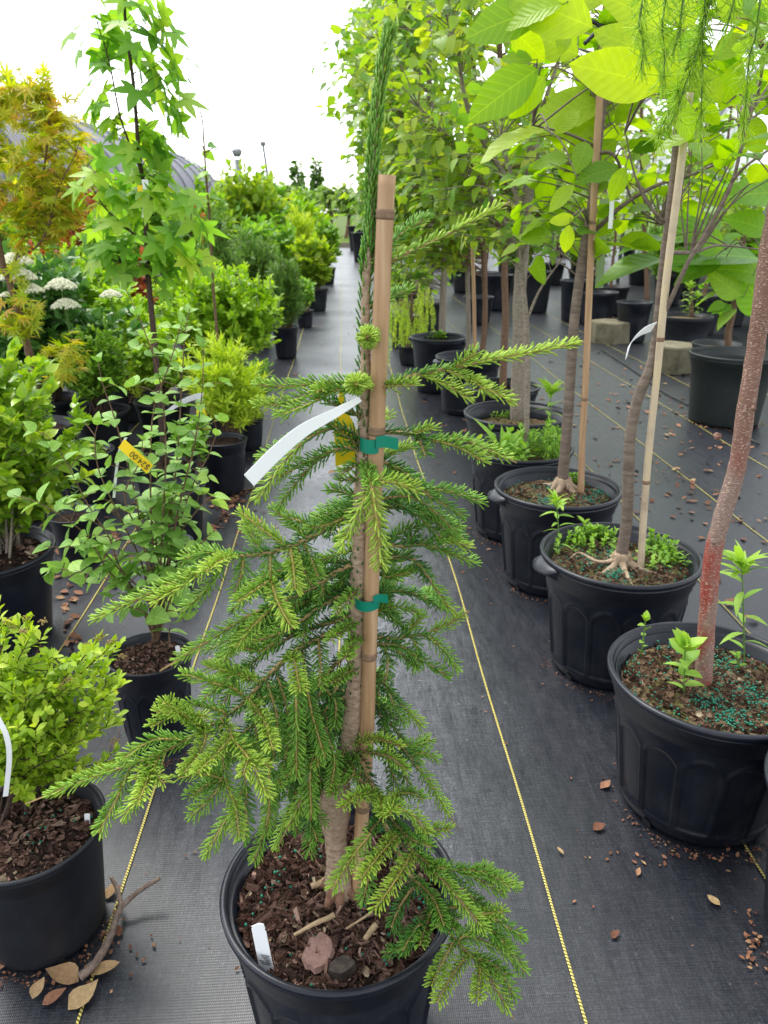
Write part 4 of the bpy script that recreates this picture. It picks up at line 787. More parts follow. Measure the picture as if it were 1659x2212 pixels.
# golden spirea, front left
c = soil_pt('L1', 20, 1735); cz = c[2]
tips = [W(x, y, c[1]+dy) for x, y, dy in [(18, 1350, .0), (60, 1345, .02), (70, 1362, -.02), (100, 1420, .04), (110, 1430, 0), (190, 1400, .02), (240, 1395, .03), (215, 1380, .0), (252, 1470, .02), (230, 1520, 0), (262, 1420+60, -.02), (150, 1480, -.03), (130, 1560, -.05), (175, 1530, .0), (250, 1640, -.01), (255, 1560, .02), (60, 1480, -.05), (30, 1540, -.06), (100, 1500, .06), (0, 1420, .02), (-60, 1400, .03), (-80, 1500, 0), (40, 1600, -.10), (100, 1620, -.10), (160, 1620, -.08), (200, 1590, -.06), (225, 1660, -.05), (10, 1690, -.10), (-50, 1600, -.1), (-100, 1600, -.05), (150, 1440, .05), (205, 1460, .04), (20, 1440, .06), (180, 1640, .03), (110, 1550, .08), (60, 1560, .07), (200, 1560, .08)]]
bush('spirea_shrub', 'golden-green spirea with tan flower heads, at the lower left', 'shrub', (c[0], c[1], cz), tips, 'golden_leaf', L_OB, .021, stem='stem_dark', r0=.0022, spread=.028, subs=7, sublen=.065, spacing=.0075, per=2, t0=.45, ang=48, tint=(.5, .2), tipup=.15, gradient=.25)
sp_root = bpy.context.scene.objects['spirea_shrub']
for x, y, dy in [(18, 1342, 0), (28, 1352, 0), (60, 1335, .02), (95, 1342, .02), (50, 1362, -.02), (190, 1393, .02), (240, 1385, .03), (215, 1376, .0), (262, 1418, .02), (150, 1470, -.03), (135, 1480, -.03), (170, 1530, 0), (160, 1550, 0), (180, 1545, -.02), (248, 1600, .01), (275, 1645, 0)]:
    p = W(x, y, c[1]+dy); fb_ = MB()
    for _ in range(34):
        u_ = rand_unit(1)[0]; q = p+u_*A(.010, .010, .005)*rng.uniform(.3, 1)
        fb_.tube([q-A(0, 0, .0012), q, q+A(0, 0, .0012)], [.0006, .0013, .0006], 4)
    put(fb_, 'flower_head', M['budtan'], sp_root)
strip('plant_tag', [W(-8, 1545, c[1]-.12), W(14, 1590, c[1]-.125), W(20, 1640, c[1]-.125), W(12, 1720, c[1]-.12)], .008, 'paper', 'curved white tag looped at the left edge of the golden spirea', side=(1, .2, 0))
# round-leaved shrub
c = soil_pt('L2', 332, 1390); Yc = c[1]
T2 = [([(332, 1385), (325, 1280), (250, 1180), (180, 1080), (110, 880), (85, 850)], 0), ([(332, 1385), (330, 1250), (300, 1130), (290, 900), (240, 740), (215, 700)], .02)]
root = thing('round_leaf_shrub', tuple(c), 'open shrub with round dull-green leaves and long upright shoots, behind the golden spirea', 'shrub'); wb = MB(); lb = MB()
stems = [
 [(330, 1385), (325, 1300), (262, 1230), (235, 1160), (190, 1090), (120, 960), (65, 925)], [(330, 1385), (328, 1310), (240, 1240), (200, 1180), (150, 1182), (95, 1180)], [(335, 1380), (330, 1290), (310, 1180), (290, 1060), (248, 905), (222, 830), (210, 770)],
 [(338, 1380), (345, 1250), (352, 1120), (358, 960), (345, 820), (310, 710), (272, 625)], [(338, 1382), (350, 1260), (370, 1100), (385, 960), (392, 840), (400, 720), (410, 665)], [(340, 1382), (360, 1250), (385, 1140), (420, 1040), (450, 985), (470, 930)],
 [(340, 1384), (355, 1290), (338, 1180), (337, 1080), (340, 1020)], [(340, 1384), (372, 1280), (400, 1200), (440, 1170), (455, 1150)], [(335, 1385), (320, 1330), (270, 1310), (225, 1325)], [(338, 1385), (345, 1330), (380, 1320), (400, 1345)],
 [(335, 1384), (300, 1300), (250, 1260), (200, 1240), (130, 1230), (100, 1240)], [(332, 1384), (310, 1230), (260, 1120), (215, 1020), (205, 950), (215, 905)], [(340, 1384), (365, 1200), (420, 1110), (445, 1085), (465, 1080)], [(338, 1384), (320, 1200), (270, 1080), (300, 1000), (310, 940)],
 [(339, 1384), (370, 1180), (395, 1060), (420, 960), (436, 850), (440, 740)], [(337, 1384), (330, 1180), (325, 1050), (330, 900), (365, 790), (395, 690)], [(335, 1384), (280, 1260), (180, 1150), (90, 1090), (30, 1070)], [(416, 1395), (425, 1340), (430, 1300)]]
for i, st_ in enumerate(stems):
    dy = rng.uniform(-.07, .09); n = len(st_); pts = [W(x, y, Yc+dy*(q/(n-1))) for q, (x, y) in enumerate(st_)]
    if i == 17: pts = [soil_pt('L2', 368, 1395), soil_pt('L2', 368, 1395)+A(0, 0, .03), soil_pt('L2', 368, 1395)+A(.004, 0, .05)]
    sp = spline(pts, 7); wb.tube(sp, lerp(.0028, .0008, len(sp)), 6, cap=False); lower = sp[-1][2] < .62
    arr(lb, sp, L_ROUND, .066 if lower else .046, t0=.28, spacing=.040, per=2, ang=68, tint=(.45, .17), tipup=-.18, nb=.5, phyl=1.57, grow=(1.15, .62), gradient=.15)
    for q in range(int(np.linalg.norm(sp[-1]-sp[0])/.085)):
        j = rng.integers(int(len(sp)*.25), int(len(sp)*.85)); o = rand_unit(1)[0]; o[2] = abs(o[2])*.7; l_ = rng.uniform(.03, .07); e = sp[j]+o*l_; s2 = spline([sp[j], (sp[j]+e)/2+A(0, 0, .004), e], 4)
        wb.tube(s2, lerp(.0012, .0006, len(s2)), 5, cap=False); arr(lb, s2, L_ROUND, .048 if lower else .040, t0=.35, spacing=.024, per=2, ang=62, tint=(.5, .17), tipup=.15, phyl=1.57, grow=(1.1, .7))
put(wb, 'stems', M['stem_brown'], root); put(lb, 'foliage', M['round_leaf'], root)
tg_ = strip('price_tag', [W(262, 958, Yc-.14), W(290, 983, Yc-.144), W(324, 1014, Yc-.142)], .022, 'yellow', 'yellow price tag reading $24.00, tied among the round leaves', side=(.6, .1, .75))
from mathutils import Matrix
xa = Vector(W(268, 965, Yc)-W(322, 1012, Yc)).normalized(); na = Vector((.05, -1, .25)); na = (na-xa*na.dot(xa)).normalized(); ya_ = na.cross(xa)
mw = Matrix((xa, ya_, na)).transposed().to_4x4(); mw.translation = Vector(W(302, 995, Yc-.1475)); text('$24.00', None, mw, .017, tg_)
strip('plant_tag', [W(272, 945, Yc-.02), W(258, 975, Yc-.02), W(250, 1030, Yc-.01), W(246, 1075, Yc)], .006, 'paper', 'thin white tag strip hanging below the $24.00 price tag', side=(1, .2, 0))
# broad-leaved holly
c = soil_pt('L3', 0, 1190); tips = dome((c[0]+.02, c[1], c[2]+.27), .30, .22, .36, 95, -.5)
bush('holly_shrub', 'dense broad-leaved holly with a few orange leaves, at the left edge', 'shrub', c, tips, 'holly_leaf', L_OV, .042, stem='stem_grey', subs=5, sublen=.07, spacing=.012, per=2, t0=.42, ang=52, tint=(.5, .2), tipup=.25, gradient=.35)
c = soil_pt('L3b', 165, 1015); bush('young_holly', 'low leafy green shrub in the pot behind the large holly', 'shrub', c, dome((c[0], c[1], c[2]+.05), .12, .1, .09, 14, 0), 'holly_leaf', L_OV, .034, subs=2, sublen=.05, spacing=.013, per=2, t0=.3, ang=55, tint=(.45, .2))
c = soil_pt('L4', 400, 1112); bush('cut_back_seedling', 'sparse green seedling in the small pot behind the round-leaved shrub', 'shrub', c, dome((c[0]-.02, c[1], c[2]+.05), .05, .05, .08, 5, .2), 'round_leaf', L_ROUND, .035, spacing=.03, per=2, t0=.3, ang=60)
c = soil_pt('L5', 420, 1010); bush('pale_leaved_shrub', 'light green shrub with pointed leaves behind the round-leaved shrub', 'shrub', c, dome((c[0], c[1], c[2]+.10), .10, .1, .14, 16, .1), 'mid_leaf', L_OV, .032, subs=2, spacing=.015, per=2, t0=.3, ang=55)
# golden willow-leaved spirea
c = G(500, 935, SZ['L6']); tips = dome((c[0], c[1], c[2]+.13), .20, .17, .24, 34, -.3)+[W(x, y, c[1]+dy) for x, y, dy in [(545, 850, 0), (540, 800, .03), (525, 765, .0), (500, 745, .02), (480, 735, 0), (462, 760, .05), (430, 770, .03), (400, 790, .0), (520, 830, -.06), (490, 800, -.06), (470, 830, -.05), (545, 880, -.03), (450, 850, -.06), (505, 870, -.08), (440, 800, .1), (510, 790, .1), (560, 830, .05), (475, 770, -.03), (530, 900, .0), (470, 900, -.08), (450, 790, 0), (490, 760, .06), (535, 820, .08), (420, 830, 0), (500, 840, 0), (480, 870, .03)]]
bush('willow_leaf_spirea', 'bright yellow-green spirea with narrow willow leaves, by the aisle', 'shrub', c, tips, 'willow_leaf', L_LAN, .050, stem='stem_brown', r0=.002, subs=4, sublen=.12, spacing=.0085, per=2, t0=.35, ang=42, tint=(.5, .2), tipup=.25)
c = G(295, 862, SZ['L6b']); tips = [W(x, y, c[1]+dy) for x, y, dy in [(330, 740, 0), (360, 745, .02), (300, 735, .04), (380, 760, -.03), (255, 815, -.08), (285, 760, -.02), (270, 730, .0), (340, 800, -.05), (370, 820, -.04), (300, 850, -.12), (345, 770, .05), (390, 790, 0), (315, 790, -.1)]]
bush('willow_leaf_spirea', 'loose yellow-green spirea with arching narrow-leaved shoots, left of the denser one', 'shrub', c, tips, 'willow_leaf', L_LAN, .042, stem='stem_brown', r0=.002, subs=2, sublen=.07, spacing=.008, per=2, t0=.3, ang=42, tint=(.45, .2), tipup=.25)
strip('price_tag', [W(430, 872, 3.2), W(436, 900, 3.19), W(444, 928, 3.2)], [.02, .045, .035], 'yellow', 'yellow price tag in front of the golden willow-leaved spirea', side=(1, .1, .1))
strip('plant_tag', [W(358, 893, 3.15), W(385, 873, 3.13), W(420, 858, 3.15), W(438, 855, 3.15)], .028, 'paper', 'white tag curling between the two golden spireas', side=(.3, -.2, .9))
c = G(545, 898, SZ['L7']); bush('fine_leaf_shrub', 'small-leaved mid-green shrub leaning into the aisle', 'shrub', c, dome((c[0]+.02, c[1], c[2]+.12), .15, .14, .20, 36, -.25), 'fine_leaf', L_OV, .020, r0=.002, subs=5, sublen=.08, spacing=.010, per=2, t0=.3, ang=55, tint=(.55, .2), tipup=.3)
# generic potted shrub hidden pot and all
protos = {}
def hidden_pot(X, Y, R=.14, H=.24, style='plain', label=None, grp='pots hidden under the shrub rows'):
    key = (R, H, style)
    if key not in protos: protos[key] = pot((X, Y), R, H, label or 'black pot in shade under the shrub rows', style=style, mat='pot3', group=grp)[0]; return protos[key]
    src = protos[key]; r = src.copy(); COL.objects.link(r); r.location = (X, Y, 0); r['label'] = label or 'black pot in shade under the shrub rows'; r['group'] = grp
    for ch in list(src.children):
        q = ch.copy(); COL.objects.link(q); q.parent = r
        for g2_ in list(ch.children): q2 = g2_.copy(); COL.objects.link(q2); q2.parent = q
    return r
LEFT = [ # label, x, ybase, Y, width px, top px, leaf, tpl, size, nt, stem
 ('summersweet_shrub', 'fresh green summersweet with upright flower spikes, above the fine-leaved shrub', 'shrub', 492, 800, 4.75, 265, 575, 'azalea_leaf', L_OV, .046, 100, .3),
 ('azalea_shrub', 'rounded bright green azalea just behind the summersweet', 'shrub', 405, 700, 5.6, 160, 575, 'azalea_leaf', L_OV, .036, 60, .3),
 ('azalea_shrub', 'bright yellow-green azalea behind the white flower heads', 'shrub', 170, 730, 5.3, 270, 545, 'azalea_leaf', L_OV, .038, 90, .3),
 ('azalea_shrub', 'dark green azalea mound low behind the Japanese maple stem', 'shrub', 215, 890, 3.9, 170, 700, 'fine_leaf', L_OV, .026, 60, .2),
 ('viburnum_shrub', 'dark-leaved shrub carrying flat white flower heads, left side', 'shrub', 110, 850, 4.2, 330, 575, 'dark_leaf', L_OV, .062, 95, .2),
 ('azalea_shrub', 'dark green azalea at the far left behind the large holly', 'shrub', 20, 900, 3.1, 190, 800, 'fine_leaf', L_OV, .03, 50, .2),
 ('azalea_shrub', 'green azalea in the gap below the azalea with the sweetgum', 'shrub', 345, 800, 4.1, 120, 690, 'azalea_leaf', L_OV, .032, 40, .2),
 ('azalea_shrub', 'fresh green azalea between the white flower heads and the sweetgum stem', 'shrub', 265, 760, 4.7, 130, 600, 'azalea_leaf', L_OV, .036, 46, .3),
 ('azalea_shrub', 'green azalea partly behind the sweetgum stem', 'shrub', 310, 740, 5.0, 110, 640, 'azalea_leaf', L_OV, .034, 36, .2)]
for (nm, lb_, ct, x, yb, Y, wpx, ytop, lf, tp_, sz, nt_, tu) in LEFT:
    b0 = W(x, yb, Y); top = W(x, ytop, Y)[2]; hidden_pot(b0[0], Y, .15, .26); d_ = (W(x, ytop, Y)-CC)@fw; rx = wpx/2*d_/FPX; zc_ = .24+(top-.24)*.52; rz = top-zc_
    bush(nm, lb_, ct, (b0[0], Y, .24), dome((b0[0], Y, zc_), rx, rx*.8, rz, nt_, -.5), lf, tp_, sz, stem='stem_dark', subs=5, sublen=rx*.45, spacing=sz*.38, per=2, t0=.45, ang=50, tint=(.5, .2), tipup=tu, gradient=.3)
# spikes of the summersweet
rt_ = [o for o in S.objects if o.name == 'summersweet_shrub'][0]; M['spike'] = plain('green_spike', (.30, .42, .14), .8, .2, .4, 200)
for x, y in [(415, 600), (440, 575), (465, 585), (505, 600), (520, 590), (560, 590), (585, 600), (450, 620), (530, 630), (560, 640), (600, 640), (430, 640), (480, 650), (470, 605), (545, 610)]:
    p = W(x, y+25, 4.65+rng.uniform(-.1, .1)); e = p+A(rng.normal(0, .01), 0, .085); mb = MB(); mb.tube(spline([p, (p+e)/2, e], 5), lerp(.006, .002, 6), 6, wob=.4); put(mb, 'flower_spike', M['spike'], rt_)
# flat white flower heads
rt_ = [o for o in S.objects if o.name == 'viburnum_shrub'][0]
for x, y, w_ in [(35, 568, 70), (40, 602, 75), (132, 622, 66), (143, 664, 60), (240, 640, 46), (5, 700, 50), (70, 630, 50), (15, 640, 30)]:
    Y = 3.95; p = W(x, y, Y); d_ = (p-CC)@fw; R_ = w_/2*1.0*d_/FPX; mb = MB()
    for _ in range(520):
        a = rng.uniform(0, 2*PI); q = math.sqrt(rng.random()); h_ = .55*R_*(1-q*q); s_ = R_*.065*rng.uniform(.7, 1.3); cpt = p+A(math.cos(a)*q*R_, math.sin(a)*q*R_, h_+rng.normal(0, .03*R_))
        mb.tube([cpt-A(0, 0, s_), cpt, cpt+A(0, 0, s_)], [s_*.4, s_, s_*.4], 4)
    b_ = W(x, y, Y)-A(0, -.02, .22); put(mb, 'flower_head', M['flower'], rt_); mb = MB(); mb.tube(spline([b_, (b_+p)/2, p], 4), .003, 5); put(mb, 'flower_stalk', M['stem_green'], rt_)
# Japanese maple
SKEL = {}
def tree(name, label, cat, trunk, r, limbs, crowns, leaf, tpl, size, bark='stem_grey', group=None, leafkw=None, tw=.0022, cut=None):
    sp = spline(trunk, 7); root = thing(name, tuple(sp[0]), label, cat, group); mb = MB(); mb.tube(sp, lerp(r[0], r[1], len(sp)), 12, wob=.05); put(mb, 'trunk', M[bark], root)
    skel = [sp]
    for lp, lr in limbs:
        s2 = spline(lp, 7); mb = MB(); mb.tube(s2, lerp(lr, lr*.35, len(s2)), 8, wob=.04); put(mb, 'limb', M[bark], root); skel.append(s2)
    sk = np.vstack(skel); SKEL[root.name] = sk; wb = MB(); lb = MB(); kw = dict(t0=.3, spacing=size*.6, per=1, ang=60, tint=(.5, .2), tipup=-.05, nb=.7); kw.update(leafkw or {})
    for c_, rad, n in crowns:
        for _ in range(n):
            u_ = rand_unit(1)[0]*rng.uniform(.35, 1)**.6; e = np.asarray(c_)+u_*np.asarray(rad); d_ = np.linalg.norm(sk-e, axis=1)+np.clip(sk[:, 2]-e[2]+.05, 0, None)*1.5; o = sk[np.argmin(d_)]
            L = np.linalg.norm(e-o); 
            if L < .02: continue
            m_ = (o+e)/2+rand_unit(1)[0]*L*.08+A(0, 0, L*.10); s2 = spline([o, m_, e], 5); wb.tube(s2, lerp(tw*(.5+min(1.5, L*2)), tw*.35, len(s2)), 4, cap=False); arr(lb, s2, tpl, size, **kw)
    if wb.n: put(wb, 'twigs', M[bark], root)
    if lb.n: put(lb, 'crown', M[leaf], root)
    return root
Ym = 3.55; hb_ = W(80, 900, Ym); hidden_pot(hb_[0], Ym, .16, .28)
tree('japanese_maple', 'Japanese maple with fine yellow and orange leaves at the left edge', 'tree', [A(hb_[0]+.01, Ym, .25), W(75, 830, Ym), W(62, 760, Ym), W(45, 690, Ym), W(20, 610, Ym), W(-5, 545, Ym)], (.02, .012),
     [([W(20, 610, Ym), W(40, 540, Ym), W(80, 440, Ym), W(100, 330, Ym), W(110, 220, Ym)], .008), ([W(10, 580, Ym), W(-20, 400, Ym), W(-30, 200, Ym)], .009), ([W(30, 560, Ym), W(90, 520, Ym-.1), W(130, 400, Ym-.1), W(165, 330, Ym-.1)], .005), ([W(65, 770, Ym), W(110, 770, Ym-.05), W(150, 760, Ym-.1)], .004)],
     [(W(60, 330, Ym), (.32, .28, .34), 120), (W(30, 250, Ym), (.22, .25, .2), 50), (W(110, 440, Ym), (.16, .2, .22), 60), (W(0, 420, Ym), (.22, .2, .4), 60), (W(150, 770, Ym-.1), (.10, .1, .12), 26), (W(40, 680, Ym-.1), (.10, .1, .10), 22), (W(105, 240, Ym), (.08, .1, .12), 18)], 'maple_leaf', L_MAPLE, .066, 'stem_brown', leafkw=dict(spacing=.034, per=2, droop=.1, tint=(.42, .24), t0=.25), tw=.0016)
# sweetgum
Yg = 3.05; gb = W(330, 760, Yg); pg = (gb[0], Yg); hidden_pot(gb[0]+.0, Yg, .13, .25)
def gp(x, y, d=0): return W(x, y, Yg+d)
tree('sweetgum_tree', 'slim young sweetgum with star-shaped leaves, rising above the left row', 'tree', [A(gb[0], Yg, .22), gp(330, 700), gp(322, 620), gp(316, 500), (gp(312, 420)), gp(300, 330), gp(288, 180), gp(272, 60), gp(268, -30)], (.0125, .004),
     [([gp(318, 545), gp(350, 530), gp(412, 505)], .004), ([gp(316, 525), gp(270, 490), gp(220, 440), gp(175, 360)], .005), ([gp(305, 370), gp(262, 260), gp(235, 130), gp(200, 20)], .0045), ([gp(325, 590), gp(300, 575), gp(262, 568)], .003)],
     [(gp(290, 70), (.17, .12, .16), 15), (gp(300, 220), (.16, .12, .18), 20), (gp(290, 360), (.14, .12, .14), 16), (gp(200, 70), (.10, .1, .12), 9), (gp(385, 80), (.10, .1, .10), 9), (gp(230, 440), (.14, .12, .13), 22), (gp(380, 440), (.14, .12, .14), 22), (gp(260, 545), (.17, .12, .08), 22), (gp(390, 540), (.14, .12, .08), 18), (gp(400, 190), (.06, .1, .1), 7), (gp(345, 600), (.05, .08, .06), 5), (gp(190, 200), (.08, .08, .08), 6), (gp(320, 330), (.10, .1, .12), 7)],
     'gum_leaf', L_STAR, .135, 'stem_dark', leafkw=dict(t0=.45, spacing=.060, per=1, ang=50, droop=.6, tint=(.5, .24), nb=.15, grow=(.95, .8)), tw=.0016)
tg2 = strip('price_tag', [gp(302, 400, -.05), gp(304, 425, -.05), gp(305, 446, -.05)], .019, 'yellow', 'yellow price tag tied to the sweetgum stem', side=(1, 0, 0))
strip('plant_tag', [gp(313, 388, -.04), gp(316, 420, -.05), gp(313, 470, -.05)], .022, 'paper', 'white tag on the sweetgum stem beside its yellow price tag', side=(1, .2, 0))
# bare twiggy whip against the sky
tree('bare_whip', 'thin sapling with a few long drooping leaves against the sky', 'tree', [A(W(470, 700, 3.9)[0], 3.9, .25), W(462, 640, 3.9), W(455, 500, 3.9), W(445, 380, 3.9), W(440, 300, 3.9), W(435, 250, 3.9), W(415, 205, 3.9)], (.008, .002), [([W(443, 330, 3.9), W(425, 300, 3.9), W(375, 297, 3.9)], .003), ([W(443, 330, 3.9), W(470, 315, 3.9), W(500, 313, 3.9)], .003)],
     [(W(440, 400, 3.9), (.12, .1, .12), 7), (W(450, 350, 3.9), (.1, .1, .1), 4)], 'mid_leaf', L_OV, .08, 'stem_brown', leafkw=dict(t0=.7, spacing=.05, per=1, droop=.4))
hidden_pot(W(470, 700, 3.9)[0], 3.9, .11, .26)
# ------------------------------------------------------------------ right row: trees in the big pots
M['cherry'] = None
t = NT('red_cherry_bark'); c = t.coord(); nb_ = t.noise(7, 4, .6, t.coord('Object', (1, 1, .5))); n1 = t.noise(120, 5, .7, c); lt = t.noise(190, 2, .5, t.coord('Object', (1, 1, 3.2)))
col = t.mix(t.ramp(nb_, [(.44, (0, 0, 0)), (.54, (1, 1, 1))]), (.30, .21, .17), (.38, .05, .028)); sz_ = t.n('SeparateXYZ'); t.l(c, sz_.inputs[0]); col = t.mix(t.ramp(t.math('ADD', sz_.outputs[2], t.math('MULTIPLY', nb_, .5)), [(.62, (0, 0, 0)), (.85, (1, 1, 1))]), col, (.24, .13, .09)); col = t.mix(t.ramp(nb_, [(.66, (0, 0, 0)), (.72, (1, 1, 1))]), col, (.05, .03, .025))
col = t.mix(t.math('MULTIPLY', n1, .6), col, (.10, .045, .035)); col = t.mix(t.ramp(lt, [(.58, (0, 0, 0)), (.64, (1, 1, 1))]), col, (.50, .34, .26))
M['cherry'] = t.done(t.pr(col, .6, .35, t.bump(t.math('ADD', n1, lt), .7, .003)))
M['magbark'] = bark_mat('grey_ringed_bark', (.11, .08, .062), (.29, .225, .175), 22, 5, .75, .35)
M['darkbark'] = bark_mat('dark_brown_bark', (.035, .025, .02), (.11, .08, .065), 90, .6, .6, .3)
M['root'] = bark_mat('pale_roots', (.28, .19, .12), (.56, .43, .30), 110, .5, .85, .6)
def sW(Y): return lambda x, y, d=0: W(x, y, Y+d)
# T1 red-barked tree
b1 = soil_pt('R1', 1520, 1478); q = sW(b1[1])
t1 = tree('red_bark_cherry', 'tree with a thick red speckled trunk at the right edge', 'tree', [b1-A(0, 0, .02), q(1521, 1440), q(1528, 1330), q(1540, 1200, .005), q(1562, 1110, .01), q(1592, 1010, .015), q(1612, 880, .02), q(1630, 770, .03), q(1645, 660, .03), q(1660, 540, .04), q(1690, 380, .05), q(1720, 150, .06)], (.0172, .0145),
     [([q(1690, 380, .05), q(1760, 250, .1), q(1800, 100, .1)], .009)], [(q(1800, 100, .1), (.25, .3, .2), 24)], 'canopy_leaf', L_OV, .07, 'cherry')
for x, y, s_ in [(1541, 1168, .006), (1548, 936+5, .0065), (1627, 880, .005)]:
    p = q(x, y, -.012); mb = MB(); mb.tube([p, p+A(-.1*s_, -s_, 0), p+A(0, -1.3*s_, .2*s_), p+A(0, -1.0*s_, .1*s_)], [s_*.9, s_, s_*.7, s_*.25], 9, wob=.15); put(mb, 'knot', M['cherry'], t1)
def rootflare(P, key, r, name_root, n=6, L=.07):
    mb = MB()
    for k in range(n):
        a = k*2*PI/n+rng.uniform(-.3, .3); l_ = L*rng.uniform(.6, 1.4); p = P+A(0, 0, .035); e = P+A(math.cos(a)*l_, math.sin(a)*l_, -.004)
        mb.tube(spline([p+A(math.cos(a)*r*.4, math.sin(a)*r*.4, 0), P+A(math.cos(a)*r*1.5, math.sin(a)*r*1.5, .008), e], 5), lerp(r*.75, r*.22, 11), 8, wob=.2)
    put(mb, 'roots', M['root'], name_root)
# magnolia leaves of the three near magnolias
def big_leaves(root, specs, key='magnolia_leaf', seed_tint=.5, tpl=None, stem='darkbark'):
    sk = SKEL[root.name]
    """specs: x0,y0 (stalk), x1,y1 (tip), depth, tilt(-1..1), tint"""
    for sp_ in specs:
        x0, y0, x1, y1, Y, dep, tilt, ti = sp_; Y += .5 if (key == 'magnolia_leaf' and min(x0, x1) < 1318 and max(x0, x1) > 1282 and root.name == 'magnolia_tree' and (y0 < 130 or y0 > 215) and y0 != 185 and Y > 1.8) else 0; a = W(x0, y0, Y); b = W(x1, y1, Y+dep); L = np.linalg.norm(b-a); d = (b-a)[None]/L
        view = CC-(a+b)/2; view /= np.linalg.norm(view); nrm = (view*(1-abs(tilt))+A(0, 0, 1)*tilt)[None]; mb = MB(); V, F, U = tpl or L_MAG
        mb.inst((V, F, U), (a)[None], d, nrm, [L*1.03], [ti]); p0 = a-d[0]*.012; mb.tube([p0+A(0, 0, .004), a], .0012, 5); put(mb, 'leaf', M[key], root)
        o_ = sk[np.argmin(np.linalg.norm(sk-a, axis=1)+np.clip(sk[:, 2]-a[2]-.06, 0, None))]; tb = MB(); s_ = spline([o_, (o_+p0)/2+A(0, 0, .03), p0+A(0, 0, .004)], 6); tb.tube(s_, lerp(.0028, .0013, len(s_)), 6); put(tb, 'twig', M['magbark'], root)
b3 = soil_pt('R3', 1215, 1058); q = sW(b3[1])
t3 = tree('magnolia_tree', 'straight grey-stemmed magnolia tied to a tan cane, third pot from the front', 'tree', [b3-A(0, 0, .02), q(1216, 1030), q(1222, 960), q(1230, 850), q(1240, 700), q(1258, 560), q(1280, 430), q(1290, 330, .02), q(1310, 150, .02), q(1330, -60, .02)], (.0200, .011),
     [([q(1283, 500, .02), q(1350, 440, -.05), q(1420, 400, -.1), q(1500, 375, -.15), q(1600, 330, -.2)], .008), ([q(1290, 330), q(1330, 340, -.05), q(1370, 440), q(1430, 485, .05)], .006), ([q(1310, 150), q(1200, 100, -.1), q(1100, 60, -.2)], .006), ([q(1292, 320), q(1230, 290, -.1), q(1150, 270, -.2)], .006)],
     [(q(1250, 420, .1), (.28, .25, .22), 44), (q(1400, 250, .2), (.35, .2, .35), 60), (q(1250, 60, .15), (.3, .2, .2), 34)], 'magnolia_leaf', L_MAG, .115, 'magbark', leafkw=dict(t0=.5, spacing=.085, per=1, ang=50, tint=(.42, .22), nb=.55), tw=.003)
t3['category'] = 'tree'; rootflare(b3, 'R3', .024, t3)
b2 = soil_pt('R2', 1340, 1222); q = sW(b2[1])
t2 = tree('magnolia_tree', 'crooked magnolia with exposed pale roots and a white tag, beside a yellow cane', 'tree', [b2-A(0, 0, .02), q(1343, 1195), q(1354, 1120), q(1358, 1000), q(1363, 930), q(1378, 860), q(1402, 800, -.005), q(1416, 745), q(1422, 680), q(1434, 560), q(1448, 450), q(1462, 300, .01), q(1470, 100, .01), q(1478, -80, .01)], (.0165, .0075),
     [([q(1413, 722), q(1450, 645, -.03), q(1490, 560, -.05), q(1540, 478, -.06), q(1583, 390, -.08), q(1607, 290, -.08), q(1638, 200, -.08), q(1648, 100, -.1), q(1640, -40, -.1)], .0062), ([q(1434, 480), q(1400, 440), q(1372, 380), q(1350, 285)], .004), ([q(1434, 545), W(1500, 545, 2.2), W(1560, 530, 2.45), W(1680, 545, 2.6)], .006), ([q(1583, 390, -.08), q(1610, 360, -.1), q(1659, 325, -.12), q(1720, 290, -.12)], .004)],
     [(q(1560, 120, .15), (.2, .15, .2), 22), (q(1620, 300, .2), (.2, .15, .15), 20)], 'magnolia_leaf', L_MAG, .115, 'magbark', leafkw=dict(t0=.5, spacing=.085, per=1, ang=50, tint=(.45, .22), nb=.55), tw=.003)
rootflare(b2, 'R2', .020, t2, 7, .085)
mb = MB(); mb.tube(spline([b2+A(-.02, -.01, .02), soil_pt('R2', 1290, 1222)+A(0, 0, .012), soil_pt('R2', 1250, 1200)+A(0, 0, .008), soil_pt('R2', 1190+40, 1208)], 6), lerp(.006, .002, 19), 7, wob=.15); put(mb, 'root', M['root'], t2)
Y2, Y3 = b2[1], b3[1]
big_leaves(t3, [(1180, 20, 1015, 52, 1.95, 0, .3, .25), (1215, 10, 1100, 25, 1.9, 0, .5, .75), (1160, 150, 1033, 235, 2.0, -.05, .15, .3), (1178, 165, 1107, 248, 2.0, 0, 0, .55), (1100, 60, 1180, 130, 2.1, 0, .1, .8), (1210, 120, 1225, 52, 2.05, 0, 0, .7), (1175, 282, 1045, 292, 1.95, -.05, .8, .85), (1300, 225, 1160, 240, 2.0, -.05, .4, .9), (1310, 270, 1165, 245, 2.0, 0, .3, .8), (1320, 240, 1200, 205, 2.05, 0, .2, .85), (1300, 260, 1340, 180, 2.05, 0, 0, .8),
    (1280, 60, 1110, -20, 1.9, 0, .2, .85), (1300, 10, 1180, -30, 1.9, 0, .4, .9), (1200, 290, 1250, 230, 2.1, 0, .3, .7), (1290, 270, 1230, 350, 2.05, 0, 0, .65), (1330, 300, 1235, 400, 2.1, 0, .3, .6), (1290, 400, 1185, 440, 2.15, 0, .6, .5), (1240, 400, 1185, 445, 2.15, 0, .4, .7), (1350, 360, 1320, 430, 2.2, 0, .1, .6), (1240, 470, 1192, 478, 2.1, 0, 0, .9), (1230, 485, 1220, 545, 2.1, 0, 0, .8), (1150, 130, 1090, 118, 2.1, 0, .3, .4), (1420, 130, 1300, 60, 2.0, 0, .2, .8), (1250, 120, 1140, 60, 2.15, 0, .2, .75)])
